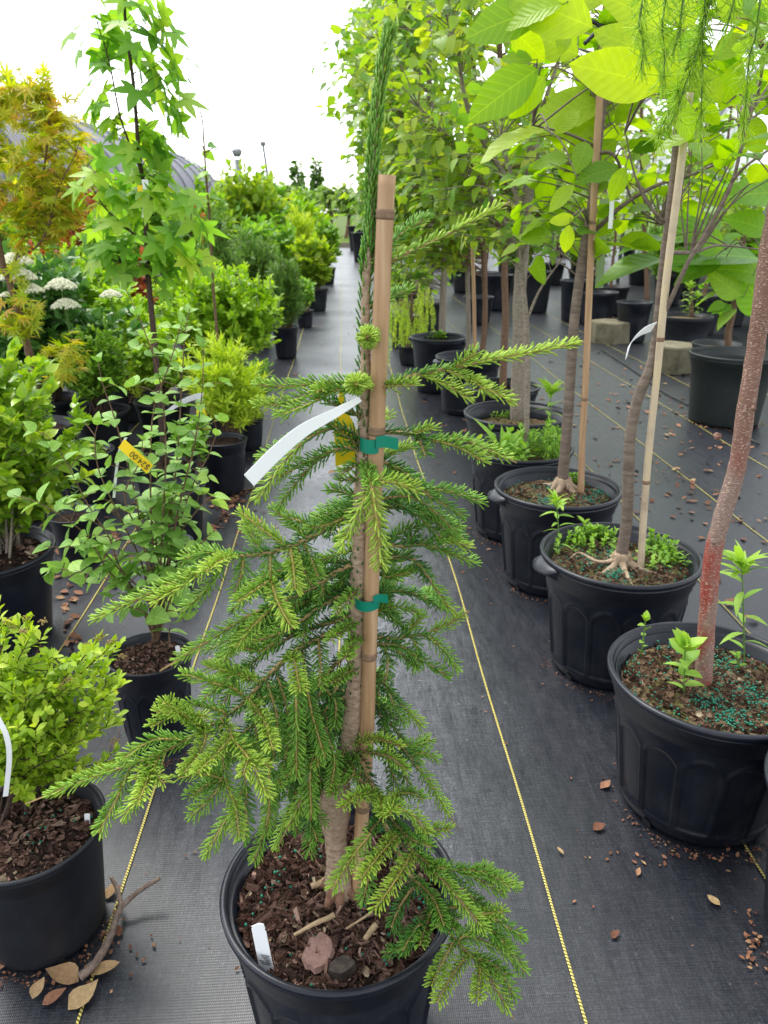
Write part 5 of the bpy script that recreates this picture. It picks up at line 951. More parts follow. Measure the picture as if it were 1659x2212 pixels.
big_leaves(t2, [(1425, 185, 1272, 140, 1.62, -.05, .1, .95), (1420, 200, 1310, 110, 1.75, 0, 0, .8), (1480, 190, 1380, 60, 1.7, 0, 0, .7), (1400, 180, 1490, 100, 1.75, 0, .2, .75), (1440, 60, 1330, -20, 1.65, -.03, .3, .9), (1500, 60, 1420, -40, 1.7, 0, .2, .8), (1440, 215, 1520, 290, 1.75, 0, .4, .4), (1540, 130, 1620, 60, 1.7, 0, .2, .6), (1560, 220, 1500, 150, 1.75, 0, .1, .7), (1600, 130, 1560, 230, 1.75, 0, 0, .45), (1620, 100, 1659, 10, 1.7, 0, 0, .5), (1540, 290, 1430, 285, 1.8, 0, .7, .6), (1600, 250, 1659, 330, 1.8, 0, .2, .6), (1560, 50, 1640, -20, 1.7, 0, .1, .65)])
# lower tier of large oval leaves
big_leaves(t2, [(1640, 560, 1455, 520, 2.6, 0, .7, .35), (1560, 480, 1452, 500, 2.7, 0, .5, .35), (1440, 515, 1340, 520, 2.65, 0, .85, .35), (1560, 540, 1490, 500, 2.6, 0, .2, .6), (1659, 500, 1580, 460, 2.6, 0, .4, .6), (1560, 560, 1460, 590, 2.6, 0, .6, .4), (1430, 560, 1290, 580, 2.6, 0, .8, .55), (1659, 600, 1560, 560, 2.6, 0, .5, .7), (1520, 575, 1420, 545, 2.6, 0, .5, .4), (1700, 420, 1570, 400, 2.6, 0, .5, .55), (1600, 640, 1540, 590, 2.6, 0, .2, .7), (1659, 680, 1600, 590, 2.6, 0, 0, .5)], 'big_leaf', tpl=leafT(ovate, 8, .2, .3, .36))
cane('bamboo_cane', [q(1383, 1232, -.02), q(1393, 1080, -.02), q(1403, 960, -.02), q(1420, 800, -.02), q(1440, 600, -.02), q(1468, 380, -.02), (q(1490, 200, -.02))], (.0092, .0086), 'cane2', 'yellow bamboo cane crossing behind the crooked magnolia', (.22, .56), 'bamboo canes')
q = sW(b3[1]-.04)
cane('bamboo_cane', [q(1254, 1085), q(1258, 950), (q(1266, 800)), q(1272, 650), q(1280, 480), q(1290, 300), q(1302, 120), q(1310, 0), q(1314, -60)], (.0108, .0100), 'cane', 'tall brown cane beside the straight magnolia, black tie at its top', (.2, .5), 'bamboo canes')
tk = thing('strap_tie', tuple(q(1305, 55)), 'black rubber strap tied round the top of the tall brown cane', 'plant tie'); mb = MB()
for pts in ([(1280, 45), (1300, 56), (1330, 60)], [(1300, 55), (1282, 75), (1262, 95)], [(1300, 30), (1340, 20), (1345, 40), (1318, 48), (1300, 38)], [(1262, 48), (1280, 46), (1300, 60)], [(1335, 55), (1355, 70), (1350, 58)]): mb.tube(spline([q(x, y, -.02) for x, y in pts], 5), .0055, 7)
put(mb, 'strap', M['tie'], tk)
mb = MB(); c_ = q(1308, 75); mb.lathe([(.0125, c_[2]-.008), (.0128, c_[2]), (.0125, c_[2]+.008)], 24, c=(c_[0], c_[1])); e_ = q(1322, 72); V = [c_+A(.01, -.012, -.007), e_+A(0, -.014, -.009), e_+A(.002, -.014, .006), c_+A(.01, -.012, .006)]; mb.add(V, np.array([[0, 1, 2, 3]])); o = mb.build('tie_tape', M['tape']); meta(o, 'green tape just below the black strap on the tall brown cane', 'plant tie')
strip('plant_tag', [W(1412, 706, Y2-.02), W(1385, 718, Y2-.03), W(1362, 742, Y2-.03), W(1352, 775, Y2-.03)], [.026, .024, .016, .006], 'paper', 'white wrap-around tag on the crooked magnolia where its branch forks', side=(.4, -.2, .9))
strip('plant_tag', [q(1318, 380, -.02), q(1322, 430, -.02), q(1318, 494, -.02)], [.012, .014, .014], 'paper', 'narrow white tag hanging beside the tall brown cane', side=(1, .2, 0))
LM('palegreen', (.35, .45, .25), (.42, .5, .3), (.5, .55, .4), trans=.4)
strip('plant_tag', [W(1305, 430, 3.0), W(1300, 520, 3.0), W(1294, 622, 3.0)], .034, 'palegreen', 'wide pale tag strip hanging behind the tall brown cane', side=(1, .2, 0))
strip('plant_tag', [W(1073, 125, 3.4), W(1076, 180, 3.4), W(1078, 245, 3.4)], .030, 'paper', 'white tag high in the small-leaved trees, upper of two', side=(1, .2, 0))
strip('plant_tag', [W(1068, 300, 3.6), W(1070, 318, 3.6), W(1072, 338, 3.6)], .03, 'paper', 'small white tag in the small-leaved trees, lower of two', side=(1, .2, 0))
# T4..T8 trees with small heart-shaped leaves
hk = dict(t0=.22, spacing=.055, per=1, ang=62, tint=(.5, .25), tipup=-.15, nb=.72)
b4 = soil_pt('R4', 1137, 985); q = sW(b4[1])
tree('katsura_sapling', 'thin katsura with a forked stem in the weedy pot', 'tree', [b4-A(0, 0, .02), q(1138, 900), q(1140, 800), q(1137, 690), q(1128, 590), q(1124, 500), q(1110, 400), q(1080, 300)], (.0115, .006), [([q(1138, 690), q(1170, 620), q(1226, 545)], .006), ([q(1126, 560), q(1150, 500), q(1200, 470)], .004)],
     [(q(1150, 520), (.18, .15, .10), 24), (q(1080, 330), (.3, .2, .25), 36), (q(1220, 500), (.1, .1, .06), 8)], 'canopy_leaf', L_HEART, .060, 'stem_grey', leafkw=hk)
b5 = soil_pt('R5', 1118, 905); q = sW(b5[1])
tree('katsura_tree', 'katsura with the thickest pale trunk of the right row', 'tree', [b5-A(0, 0, .02), q(1118, 840), q(1122, 740), (q(1122, 640)), q(1130, 540), q(1140, 420), q(1155, 280), q(1150, 120), q(1140, -80)], (.034, .018),
     [([q(1128, 560), q(1070, 440), q(1000, 330), q(905, 230)], .010), ([q(1135, 450), q(1020, 260), q(985, 100), q(940, -40)], .012), ([q(1150, 300), q(1200, 150), q(1260, 0)], .01)],
     [(q(1000, 180), (.45, .4, .4), 95), (q(1130, 60), (.4, .3, .3), 80), (q(950, 330), (.3, .3, .25), 75), (q(1130, 330), (.25, .25, .25), 50), (q(1060, 470), (.3, .3, .12), 40)], 'canopy_leaf2', L_HEART, .060, 'stem_grey', leafkw=hk)
def kats(key, x, y, top, r, cr, label, leaf='canopy_leaf', size=.066, limbs=(), bark='stem_grey', dx=0):
    b = soil_pt(key, x, y); Q = sW(b[1]); n = len(top); pts = [b-A(0, 0, .02)]+[Q(*p) for p in top]
    return tree('katsura_tree', label, 'tree', pts, r, [([Q(*p) for p in l_], rr_) for l_, rr_ in limbs], [(Q(cx, cy, cdy), rad, nn) for cx, cy, cdy, rad, nn in cr], leaf, L_HEART, size, bark, leafkw=hk)
kats('R6', 1086, 840, [(1089, 760), (1092, 680), (1090, 580), (1093, 500), (1085, 350), (1080, 150), (1080, -60)], (.022, .012), [(1000, 120, 0, (.6, .4, .45), 110), (1060, 330, .1, (.5, .4, .3), 100), (960, 420, 0, (.35, .3, .2), 70), (1160, 440, .1, (.4, .3, .25), 60)], 'katsura with rough brown trunk just left of the thickest pale one', 'canopy_leaf', .07, [([(1093, 520), (1040, 420), (960, 340), (880, 300)], .009)], 'stem_brown')
kats('R7', 1040, 775, [(1046, 720), (1048, 650), (1045, 560), (1048, 480), (1035, 300), (1020, 100), (1010, -50)], (.020, .011), [(900, 150, 0, (.65, .5, .5), 120), (950, 350, 0, (.5, .4, .3), 110), (860, 380, 0, (.3, .3, .25), 50), (900, 520, 0, (.35, .3, .2), 50)], 'katsura with brown trunk second left of the thickest pale one', 'canopy_leaf2', .072, [([(1045, 540), (985, 400), (900, 280), (840, 200)], .012)], 'stem_brown')
kats('R7', 1012, 768, [(1012, 700), (1010, 600), (1010, 500), (1008, 420)], (.017, .012), [(980, 430, .1, (.3, .3, .2), 20)], 'slim dark-stemmed katsura sharing the pot with one handle', 'canopy_leaf', .07)
kats('R8', 955, 725, [(957, 650), (959, 580), (957, 500), (950, 380), (930, 200), (920, 0)], (.027, .014), [(840, 160, 0, (.55, .5, .5), 120), (880, 330, 0, (.5, .5, .35), 120), (800, 440, -.1, (.3, .3, .2), 50), (900, -20, 0, (.5, .4, .3), 60), (900, 560, .1, (.4, .3, .25), 50)], 'katsura with slender pale trunk beside the weeping conifer', 'canopy_leaf', .075)
cane('bamboo_cane', [W(1026, 775, 4.75), W(1024, 650, 4.75), W(1020, 520, 4.75)], (.012, .011), 'cane', 'thin tan cane among the crowded brown trunks', (), 'bamboo canes')
# row goes on towards the far end
far = []
for k, Y in enumerate([7.9, 9.4, 11.2, 13.4, 16, 19, 22.5, 26.5]):
    X = .80+.02*k+rng.uniform(-.05, .05); 
    if k: hidden_pot(X, Y, .2, .36, 'plain', 'black pot in the far part of the right row', 'pots of the far right row')
    else: hidden_pot(X, Y, .2, .36)
    top = 3.0+.17*Y*.9; cz = top*.62; s_ = 1+Y*.03
    tree('katsura_tree', ['katsura next beyond the weeping conifer', 'leafy katsura half way down the right row'][0] if k == 0 else 'leafy katsura in the far part of the right row', 'tree', [A(X, Y, .3), A(X+.03, Y, 1.2), A(X-.02, Y, 2.0), A(X, Y, top*.9)], (.025, .01), [], [(A(X-.05, Y, cz+.25), (.62*s_**.5, .7, top*.34), int(130)), (A(X-.1, Y, 1.3), (.5, .5, .5), 30)], 'canopy_leaf' if k % 2 else 'canopy_leaf2', L_HEART, .085*s_**.7, 'stem_grey', group='far katsuras of the right row' if k else None, leafkw=dict(hk, spacing=.07))
# weeping conifer left of R8
b = G(880, 790); hidden_pot(b[0]+.02, b[1]+.05, .1, .16, 'rib', 'small black pot under the weeping conifer'); wr = thing('weeping_conifer', (b[0], b[1]+.05, .15), 'weeping conifer with hanging yellow-green sprays at the aisle edge', 'conifer'); wb = MB(); nb = MB(); Yw = b[1]+.05
wb.tube(spline([A(b[0], Yw, .12), W(885, 720, Yw), W(890, 640, Yw), W(880, 590, Yw)], 6), lerp(.012, .006, 19), 8)
for k in range(46):
    x0 = rng.uniform(845, 930); y0 = rng.uniform(585, 700); dx = rng.uniform(-35, 30); L = rng.uniform(60, 130); yy = rng.uniform(-.15, .15)
    pts = [W(885, max(590, y0-10), Yw), W(x0, y0-8, Yw+yy), W(x0+dx*.6, y0+L*.5, Yw+yy), W(x0+dx*.8, min(805, y0+L), Yw+yy)]; s2 = spline(pts, 5); wb.tube(s2, .002, 4, cap=False); arr(nb, s2, L_SPIK, .028, t0=.3, spacing=.008, per=3, ang=45, tint=(.5, .2), tipup=0, droop=.2)
put(wb, 'stems', M['stem_brown'], wr); put(nb, 'foliage', M['larch_leaf'], wr)
# weeping larch hanging in from the upper right
lr = thing('weeping_larch', (.98, .90, .28), 'weeping larch whose soft needle sprays hang into the upper right corner', 'conifer'); wb = MB(); nb = MB()
trk = spline([A(.98, .90, .26), A(1.06, .88, .9), A(1.10, .92, 1.5), A(1.02, 1.0, 1.86), A(.86, 1.10, 1.95), A(.70, 1.15, 1.92), A(.56, 1.2, 1.86)], 8); wb.tube(trk, lerp(.014, .004, len(trk)), 10); put(wb, 'trunk', M['darkbark'], lr); wb = MB()
lime = np.array
for (xs_, dr) in [([(1383, -60), (1385, 20), (1390, 90), (1386, 150)], 0), ([(1430, -80), (1434, 20), (1436, 120), (1430, 190)], 0), ([(1540, -60), (1530, 10), (1505, 80), (1475, 170), (1430, 270), (1422, 300)], 0), ([(1540, -20), (1520, 60), (1500, 130), (1470, 215), (1450, 270)], 0), ([(1512, -60), (1520, 60), (1517, 180), (1512, 285)], 0), ([(1640, -60), (1638, 40), (1618, 130), (1612, 220), (1604, 290)], 0), ([(1700, -60), (1680, 30), (1662, 90), (1650, 130)], 0), ([(1590, -80), (1585, 0), (1570, 60)], 0), ([(1480, -80), (1478, -10), (1470, 60), (1455, 110)], 0)]:
    Yl = 1.12+rng.uniform(-.05, .05); pts = [W(x, y, Yl) for x, y in xs_]; near_ = trk[np.argmin(np.linalg.norm(trk-pts[0], axis=1))]; s2 = spline([near_, pts[0]*.8+near_*.2]+pts[1:], 8); wb.tube(s2, lerp(.0022, .0008, len(s2)), 6)
    n_ = int(np.linalg.norm(np.diff(s2, axis=0), axis=1).sum()/.0016); arr(nb, s2, (L_NEED[0]*A(.0007/.024, 1, .0007/.024), L_NEED[1], L_NEED[2]), .024, t0=.25, spacing=.003, per=2, ang=42, tint=(.5, .2), tipup=0, nb=.3)
    for j in range(int(len(s2)*.3), len(s2)-3, 5):   # rosettes
        u_ = rand_unit(16); nb.inst((L_NEED[0]*A(.0007/.03, 1, .0007/.03), L_NEED[1], L_NEED[2]), np.tile(s2[j], (16, 1)), u_, rand_unit(16), np.full(16, .028), rng.normal(.45, .15, 16))
put(wb, 'branches', M['stem_green'], lr); put(nb, 'needles', M['larch_leaf'], lr)
# weeds in the pots
def weed(key, x, y, hx, hy, label, n=14, size=.055, tpl=None, name='weed', bend=0.0, rosette=0, leaf='weed_leaf', Ydep=0):
    b = soil_pt(key, x, y); tp = W(hx, hy, b[1]+Ydep); root = thing(name, tuple(b), label, 'weed'); wb = MB(); lb = MB(); sp = spline([b-A(0, 0, .01), (b+tp)/2+A(bend, 0, 0), tp], 8); wb.tube(sp, lerp(.0022, .0014, len(sp)), 6)
    L = np.linalg.norm(tp-b); arr(lb, sp, tpl or L_WEED, size, t0=.12, spacing=max(.006, L/n), per=1, ang=66, tint=(.55, .15), tipup=.1, phyl=2.4, grow=(.7, 1.15)); arr(lb, sp[-4:], tpl or L_WEED, size*.85, t0=.3, spacing=.0028, per=2, ang=40, tint=(.8, .1), tipup=.35)
    put(wb, 'stem', M['stem_green'], root); put(lb, 'foliage', M[leaf], root); return root
weed('R1', 1610, 1432, 1602, 1215, 'tall fleabane weed right of the red-barked trunk', 13, .062)
weed('R1', 1478, 1500, 1480, 1395, 'pale green weed in front of the red-barked trunk', 12, .045, L_OV)
weed('R1', 1385, 1420, 1395, 1335, 'little round-leaved weed at the left of the red-barked trunk pot', 8, .020, L_ROUND)
weed('R1', 1600, 1450, 1590, 1415, 'low sprouting weed at the base of the tall fleabane', 5, .02, L_OV)
weed('R2', 1210, 1195, 1202, 1082, 'fleabane weed at the left rim of the two-handled pot', 15, .05)
weed('R2', 1262, 1170, 1262, 1130, 'leafy chickweed clump left of the crooked magnolia', 9, .03, L_OV)
def mat_(key, cx, cy, rx, ry, n, label, tpl=L_OV, size=.018, h=.05):
    b = soil_pt(key, cx, cy); tips = []
    for _ in range(n):
        p = soil_pt(key, rng.normal(cx, rx), rng.normal(cy, ry)); pc = A(PT[key][0].location[0], PT[key][0].location[1])
        v = p[:2]-pc; r_ = np.linalg.norm(v); p[:2] = pc+v*min(1, .17/max(r_, .001)); tips.append(p+A(0, 0, rng.uniform(.3, 1)*h))
    root = thing('weed_patch', tuple(b), label, 'weed'); wb = MB(); lb = MB()
    for tp in tips: b0 = tp*A(1, 1, 0)+A(rng.normal(0, .008), rng.normal(0, .008), SZ[key]); sp = spline([b0, (b0+tp)/2, tp], 4); wb.tube(sp, .001, 4); arr(lb, sp, tpl, size, t0=.15, spacing=size*.5, per=2, ang=60, tint=(.45, .2), tipup=.1)
    put(wb, 'stem', M['stem_green'], root); put(lb, 'foliage', M['weed_leaf'], root)
mat_('R2', 1270, 1165, 30, 18, 60, 'low green chickweed patch along the back of the two-handled pot', size=.016, h=.045)
mat_('R2', 1440, 1200, 22, 20, 40, 'low green weed patch right of the crooked magnolia', size=.018, h=.05)
mat_('R3', 1250, 1030, 22, 15, 22, 'sparse little weeds behind the straight magnolia', size=.014, h=.035)
mat_('R4', 1110, 985, 30, 14, 40, 'leafy weed carpet in the pot behind the straight magnolia', size=.032, h=.09)
mat_('R4', 1190, 985, 26, 14, 60, 'fine green weed carpet at the right side of the weedy pot', size=.016, h=.12)
mat_('R5', 1090, 885, 30, 8, 30, 'moss-like weeds in the pot of the thick pale trunk', size=.014, h=.03)
mat_('R8', 948, 718, 25, 4, 14, 'small weeds round the slender pale trunk', size=.03, h=.06)
weed('R4', 1190, 935, 1190, 845, 'fleabane weed with drooping leaves behind the straight magnolia', 12, .085, Ydep=0)
wd = thing('strap_leaf_weed', tuple(soil_pt('R4', 1085, 985)), 'weed with long strap leaves in the pot behind the straight magnolia', 'weed'); lb = MB(); b = soil_pt('R4', 1085, 985)
for x1, y1 in ((1000, 945), (1040, 905), (1090, 930), (1128, 925), (1075, 950)):
    e = W(x1, y1, b[1]-.03); L = np.linalg.norm(e-b); lb.inst(leafT(lance, 8, .3, .25, .10), b[None], (e-b)[None]+A(0, 0, .04)[None], A(0, -.3, 1)[None], [L*1.05], [.55])
put(lb, 'foliage', M['weed_leaf'], wd)
weed('S2', 1487, 685, 1490, 618, 'tall narrow weed in the smooth black pot of the second row', 22, .08, name='weed')
weed('S2', 1510, 685, 1508, 640, 'shorter weed beside the tall narrow weed', 14, .07)
# second-row trees
def srow(key, x, y, top, r, crowns, label, leaf='canopy_leaf', tpl=L_OV, size=.1, bark='stem_brown', name='young_tree', group=None):
    b = soil_pt(key, x, y); Q = sW(b[1]); return tree(name, label, 'tree', [b-A(0, 0, .02)]+[Q(*p) for p in top], r, [], [(Q(cx, cy, 0), rad, nn) for cx, cy, rad, nn in crowns], leaf, tpl, size, bark, group, leafkw=dict(hk, spacing=size*.8))
srow('S1', 1575, 765, [(1573, 720), (1580, 690), (1590, 640), (1600, 560), (1610, 480)], (.024, .014), [(1590, 600, (.22, .2, .28), 26), (1600, 450, (.4, .3, .3), 30)], 'tree with broad dark leaves low on its stem, in the big green-black pot', 'big_leaf', L_ROUND, .15)
srow('S4', 1398, 645, [(1397, 600), (1393, 540), (1390, 450), (1385, 300), (1390, 100)], (.026, .015), [(1390, 300, (.9, .5, .8), 70)], 'young tree with pale brown stem in the banded pot', size=.13)
srow('S5', 1320, 622, [(1322, 580), (1330, 500), (1325, 380), (1330, 100)], (.02, .012), [(1300, 300, (.9, .6, 1.0), 70)], 'young tree in the finely ribbed pot', 'canopy_leaf2', size=.14)
srow('S2', 1495, 683, [(1492, 600), (1490, 500), (1490, 300)], (.018, .012), [(1500, 420, (.6, .5, .5), 50)], 'young tree rising behind the tall weeds of the second row', size=.12)
srow('S6', 1237, 575, [(1235, 520), (1230, 420), (1240, 100)], (.02, .012), [(1220, 330, (.9, .6, 1.1), 70)], 'young tree in the tall pot left of the ribbed one', 'canopy_leaf', size=.14)
srow('S8', 1130, 575, [(1128, 500), (1120, 300), (1125, 50)], (.02, .012), [(1120, 300, (.9, .6, 1.2), 70)], 'young tree in the pot behind the two brown trunks', 'canopy_leaf2', size=.14)
srow('S10', 1050, 640, [(1050, 560), (1045, 450), (1040, 300)], (.016, .01), [(1040, 480, (.4, .4, .6), 40)], 'young tree between the two brown trunks', 'canopy_leaf', size=.11)
srow('R9', 868, 660, [(868, 600), (866, 540), (866, 470)], (.012, .01), [(860, 560, (.35, .3, .35), 30)], 'low leafy sapling behind the weeping conifer', 'canopy_leaf2', size=.08)
# third and further rows on the right
for i, (X, Y) in enumerate([(1.9, 12.5), (2.7, 12.0), (3.5, 11.6), (4.4, 10.6), (5.2, 9.8), (5.9, 9.2), (3.0, 14.5), (4.2, 14), (5.4, 13), (6.6, 12), (1.6, 15.5), (2.3, 17), (7.4, 10.5), (4.3, 8.6), (5.0, 7.6)]):
    hidden_pot(X, Y, .2, .4, 'plain', 'black pot in the rows behind the mossy blocks', 'pots of the back rows on the right')
    hh = rng.uniform(.95, 1.35); bush('leafy_shrub', 'low leafy shrub under the back trees on the right', 'shrub', (X, Y, .33), dome((X, Y, .3+hh*.5), .52, .5, hh*.55, 46, -.8, .5), ['mid_leaf', 'canopy_leaf', 'fine_leaf'][i % 3], L_OV, .08, r0=.004, subs=4, sublen=.2, spacing=.05, per=2, t0=.3, ang=50, tint=(.5, .22), tipup=.2, group='low shrubs of the back rows on the right')
k = 0
for Y in (8.2, 11, 14, 18, 23):
    for X in np.arange(3.6 if Y < 10 else 1.9, 3+Y*.55, .95+.05*Y):
        X2 = X+rng.uniform(-.2, .2); Y2_ = Y+rng.uniform(-.5, .5); hidden_pot(X2, Y2_, .2, .4 if Y < 12 else .36, 'plain', 'black pot in the rows behind the mossy blocks', 'pots of the back rows on the right'); hh = rng.uniform(2.0, 3.0)+.06*Y
        tree('young_tree', 'leafy young tree in the back rows on the right', 'tree', [A(X2, Y2_, .3), A(X2+.04, Y2_, 1.0), A(X2, Y2_, hh*.8)], (.022, .01), [], [(A(X2, Y2_, hh*.60), (.62, .6, hh*.36), int(60))], ['canopy_leaf', 'canopy_leaf2', 'mid_leaf'][k % 3], L_OV, .10+.006*Y, 'stem_brown', 'young trees of the back rows on the right', leafkw=dict(hk, spacing=.10+.004*Y)); k += 1
# ------------------------------------------------------------------ left background, structures, far trees
BG = [ # name,label,cat,x,Y,wpx,ytop,leaf,tpl,size,n
 ('leafy_shrub', 'bright green shrub filling the gap right of the sweetgum crown', 'shrub', 455, 9.6, 120, 400, 'canopy_leaf', L_OV, .11, 60),
 ('leafy_shrub', 'pale green shrub below the yellow-leaved sapling', 'shrub', 555, 9.4, 110, 440, 'mid_leaf', L_OV, .10, 50),
 ('leafy_shrub', 'yellowish shrub behind the photinia at the left', 'shrub', 60, 7.0, 140, 520, 'azalea_leaf', L_OV, .06, 60),
 ('juniper_shrub', 'dark green juniper in the pot at the aisle edge', 'conifer', 612, 6.8, 95, 545, 'conifer_leaf', L_SPIK, .06, 70),
 ('small_shrub', 'small grey-green shrub in the little pot beyond the juniper', 'shrub', 658, 8.66, 55, 598, 'mid_leaf', L_OV, .05, 26),
 ('juniper_shrub', 'broad green juniper left of the dark one', 'conifer', 545, 7.4, 130, 480, 'conifer_leaf', L_SPIK, .07, 80),
 ('spruce_sapling', 'loose dark spruce behind the azaleas', 'conifer', 478, 6.6, 120, 430, 'conifer_leaf', L_SPIK, .06, 80),
 ('hazel_shrub', 'yellow-green leafy shrub leaning over the aisle, far left row', 'shrub', 680, 10.2, 110, 505, 'canopy_leaf2', L_OV, .12, 46),
 ('leafy_shrub', 'green leafy shrub behind the broad juniper', 'shrub', 600, 10.5, 120, 460, 'mid_leaf', L_OV, .1, 50),
 ('golden_conifer', 'yellow-tipped conifer far down the left row', 'conifer', 650, 13, 90, 445, 'willow_leaf', L_SPIK, .12, 50),
 ('leafy_shrub', 'round green shrub by the far end of the aisle', 'shrub', 705, 14, 80, 470, 'fine_leaf', L_OV, .12, 50),
 ('photinia_shrub', 'red-leaved shrub behind the white flower heads', 'shrub', 120, 7.6, 150, 500, 'red_leaf', L_OV, .08, 36),
 ('photinia_shrub', 'red-tinted shrub behind the sweetgum stem', 'shrub', 295, 7.2, 100, 515, 'red_leaf', L_OV, .07, 16),
 ('red_maple', 'small red Japanese maple under the shade house roof', 'tree', 185, 9.5, 140, 335, 'red_leaf', L_MAPLE, .14, 50),
 ('leafy_shrub', 'green shrub between the sweetgum and the maple', 'shrub', 240, 8.2, 150, 430, 'mid_leaf', L_OV, .09, 60),
 ('leafy_shrub', 'yellow-green shrub right of the sweetgum', 'shrub', 400, 8.0, 130, 420, 'canopy_leaf', L_OV, .10, 60),
 ('birch_sapling', 'yellow-leaved sapling in front of the dark-topped post', 'tree', 540, 12, 150, 330, 'canopy_leaf2', L_OV, .12, 90),
 ('leafy_shrub', 'blue-green shrub right of the yellow-leaved sapling', 'shrub', 590, 15, 90, 365, 'mid_leaf', L_OV, .16, 60),
 ('leafy_shrub', 'tall green shrub by the end of the shade house', 'shrub', 440, 13, 130, 385, 'fine_leaf', L_OV, .13, 60),
 ('leafy_shrub', 'bright green shrub left of the aisle end', 'shrub', 660, 19, 110, 430, 'azalea_leaf', L_OV, .18, 50),
 ('leafy_shrub', 'green shrub at the left edge under the roof', 'shrub', 20, 8.6, 150, 440, 'canopy_leaf', L_OV, .1, 50),
 ('leafy_shrub', 'yellow-green shrub behind the Japanese maple crown', 'shrub', 100, 11, 150, 380, 'canopy_leaf2', L_OV, .12, 50),
 ('leafy_shrub', 'green shrub under the near end of the roof', 'shrub', 330, 11, 140, 395, 'mid_leaf', L_OV, .13, 50)]
for (nm, lb_, ct, x, Y, wpx, ytop, lf, tp_, sz, n_) in BG:
    b0 = W(x, 600, Y); top = W(x, ytop, Y)[2]; d_ = (W(x, ytop, Y)-CC)@fw; rx = wpx/2*d_/FPX; zc_ = .25+(top-.25)*.5; rz = top-zc_
    if Y not in (6.8, 8.66): hidden_pot(b0[0], Y, .17, .28)
    bush(nm, lb_, ct, (b0[0], Y, .2), dome((b0[0], Y, zc_), rx, rx*.9, rz, n_, -.8, .5), lf, tp_, sz, stem='stem_brown', r0=.004, subs=5, sublen=rx*.45, spacing=sz*(.16 if tp_ is L_SPIK else .5), per=2, t0=.35, ang=45, tint=(.5, .22), tipup=.25, gradient=.25)
k = 0
for Y in (12, 16, 21, 26):
    for X in np.arange(-1.0, -2.2-Y*.42, -(1.0+.06*Y)):
        hh = rng.uniform(1.1, 1.9)+.02*Y; X2 = X+rng.uniform(-.2, .2); hidden_pot(X2, Y, .17, .28, 'plain', 'black pot in the back rows on the left', 'pots of the back rows on the left')
        bush('leafy_shrub', 'leafy shrub in the distant rows left of the aisle', 'shrub', (X2, Y, .2), dome((X2, Y, hh*.55), .55, .5, hh*.45, 46, -.8, .5), ['mid_leaf', 'canopy_leaf', 'fine_leaf', 'canopy_leaf2'][k % 4], L_OV, .07+.004*Y, r0=.004, subs=4, sublen=.22, spacing=.05+.002*Y, per=2, t0=.3, ang=50, tint=(.5, .22), tipup=.2, group='distant shrubs left of the aisle'); k += 1
mb = MB(); 
for x, y in ((425, 440), (440, 478), (446, 492), (436, 470)):
    p = W(x, y, 7.0)
    for _ in range(14): u_ = rand_unit(1)[0]*.035; mb.tube([p+u_*.3, p+u_, p+u_*1.25], [.004, .009, .002], 5)
rfl = thing('red_flowers', tuple(W(436, 470, 7.0)), 'red blooms between the sweetgum and the loose spruce', 'flowers'); mb.tube(spline([W(436, 470, 7), W(440, 560, 7), A(W(440, 560, 7)[0], 7, .3)], 4), .004, 5); put(mb, 'petals', M['redflower'], rfl); hidden_pot(W(440, 560, 7)[0], 7, .17, .28)
# posts
M['steel'] = plain('galvanised_steel', (.28, .29, .31), .5, .5, .15)
mb = MB(); p = W(512, 330, 14); mb.tube([A(p[0], 14, 0), A(p[0], 14, p[2]-.1)], .05, 10); mb.tube([A(p[0], 14, p[2]-.06), A(p[0], 14, p[2]+.02), A(p[0], 14, p[2]+.06)], [.05, .09, .06], 10); o = mb.build('sprinkler_post', M['steel']); meta(o, 'grey post with a dark head above the left rows', 'post')
mb = MB(); p = W(568, 312, 16); p2 = W(576, 365, 16); mb.tube([A(p2[0]+.1, 16, 0), p2, p], .024, 8); mb.tube([p-A(0, 0, .02), p+A(0, 0, .05)], .05, 8); o = mb.build('sprinkler_post', M['steel']); meta(o, 'thin leaning pole right of the dark-headed post', 'post')
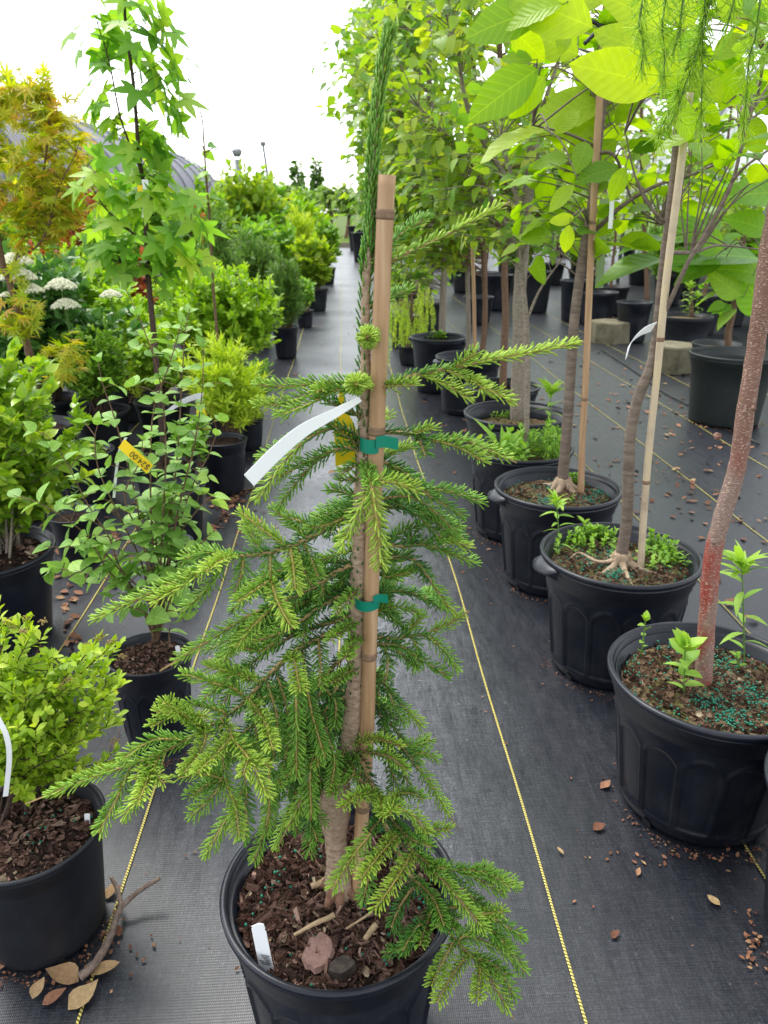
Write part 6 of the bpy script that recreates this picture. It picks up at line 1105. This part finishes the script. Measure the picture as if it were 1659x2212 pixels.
# shade houses
t = NT('shade_cloth'); c = t.coord(); w1 = t.n('TexWave', wave_type='BANDS', bands_direction='Y'); w1.inputs['Scale'].default_value = 1.3; w1.inputs['Distortion'].default_value = 1.5; t.l(c, w1.inputs[0])
M['shade'] = t.done(t.pr(t.mix(w1.outputs['Fac'], (.13, .13, .15), (.27, .27, .30)), .8, .2, t.bump(t.noise(3, 4, .6, c), .5, .05)))
t = NT('house_film'); n = t.noise(2, 5, .6, t.coord()); M['film'] = t.done(t.pr(t.ramp(n, [(.3, (.45, .46, .50)), (.7, (.75, .76, .80))]), .4, .5))
def shade_house(X, y0, y1, hw, zt, zb, label, mat, sp_=2.4, cover=(0, 1)):
    root = thing('shade_house', (X, y0, 0), label, 'greenhouse'); an = np.linspace(cover[0]*PI, cover[1]*PI, 26); mb = MB(); ys = np.arange(y0, y1+.01, .6); V = []
    for i, y in enumerate(ys):
        sag = .05*abs(math.sin((y-y0)/sp_*PI))
        for a in an: V.append((X+hw*math.cos(a), y, zb+(zt-zb-sag)*math.sin(a)))
    n = len(an); i, j = np.meshgrid(np.arange(len(ys)-1), np.arange(n-1), indexing='ij'); i = i.ravel(); j = j.ravel(); mb.add(V, np.stack([i*n+j, i*n+j+1, (i+1)*n+j+1, (i+1)*n+j], 1)); put(mb, 'roof', M[mat], root)
    for y in np.arange(y0, y1+.01, sp_):
        mb = MB(); a2 = np.linspace(0, PI, 30); pts = np.stack([X+(hw+.05)*np.cos(a2), np.full(30, y), zb+(zt-zb+.05)*np.sin(a2)], 1); pts = np.vstack([[X+hw+.05, y, 0], pts, [X-hw-.05, y, 0]]); mb.tube(pts, .035, 6); put(mb, 'hoop', M['steel'], root)
    return root
shade_house(-9.6, 9.5, 44, 3.6, 4.0, 1.2, 'long hoop house under dark shade cloth on the left', 'shade')
shade_house(8.2, 7, 30, 3.2, 3.9, 1.2, 'hoop house with pale film showing through the trees on the right', 'film')
# distant trees
def ftree(x, Y, ytop, ybot, wpx, label, name='distant_tree', n=120, leaf='far_leaf', sz=.35, col=False):
    b = W(x, 455, Y); top = W(x, ytop, Y)[2]; lo = max(.3, W(x, ybot, Y)[2]); d_ = (W(x, ytop, Y)-CC)@fw; rx = wpx/2*d_/FPX; tree(name, label, 'tree', [A(b[0], Y, 0), A(b[0]+.1, Y, lo), A(b[0], Y, top*.92)], (.16, .04), [], [(A(b[0], Y, (top+lo)/2), (rx, rx, (top-lo)/2), n)], leaf, L_OV, sz, 'stem_brown', leafkw=dict(t0=.1, spacing=sz*.55, per=2, ang=55, tint=(.45, .22)))
ftree(645, 62, 345, 450, 34, 'left of the two dark columnar trees beyond the aisle', 'columnar_tree', 110, 'far_leaf', .5)
ftree(686, 66, 338, 450, 34, 'right of the two dark columnar trees beyond the aisle', 'columnar_tree', 110, 'far_leaf', .5)
LM('hedge_leaf', (.12, .22, .05), (.24, .38, .08), (.40, .52, .12), trans=.3)
for i, (x, Y, yt, w_) in enumerate([(620, 40, 395, 60), (665, 45, 410, 60), (710, 42, 395, 70), (750, 38, 400, 60), (560, 44, 380, 80), (490, 46, 390, 80), (800, 44, 370, 80), (880, 46, 350, 90), (960, 44, 350, 90), (1060, 44, 330, 110), (1170, 44, 330, 110), (1290, 42, 330, 120), (1420, 42, 320, 130), (1560, 42, 300, 140), (1680, 40, 300, 120)]):
    ftree(x, Y, yt, 470, w_, 'leafy green tree in the belt beyond the end of the nursery', n=90, leaf='hedge_leaf', sz=.34)
for o in list(S.objects):
    if o.name.startswith('distant_tree'): o['group'] = 'belt of trees beyond the nursery'
# low verge where the aisle ends
mb = MB(); 
for _ in range(2600):
    x, y = rng.uniform(-9, 14), rng.uniform(28.7, 33); h_ = rng.uniform(.1, .4); mb.add([(x-.02, y, -.03), (x+.02, y, -.03), (x+rng.normal(0, .06), y, h_)], np.array([[0, 1, 2]]), np.tile(A(0, 0, rng.random()), (3, 1)))
o = mb.build('grass', M['hedge_leaf']); o['kind'] = 'stuff'
M['kerbwood'] = plain('weathered_timber', (.34, .29, .21), .8, .3)
mb = MB(); mb.box(-4, 6, 28.52, 28.66, -.02, .16); o = mb.build('timber_edge', M['kerbwood'], None, False); meta(o, 'weathered timber edging across the far end of the aisle', 'edging')
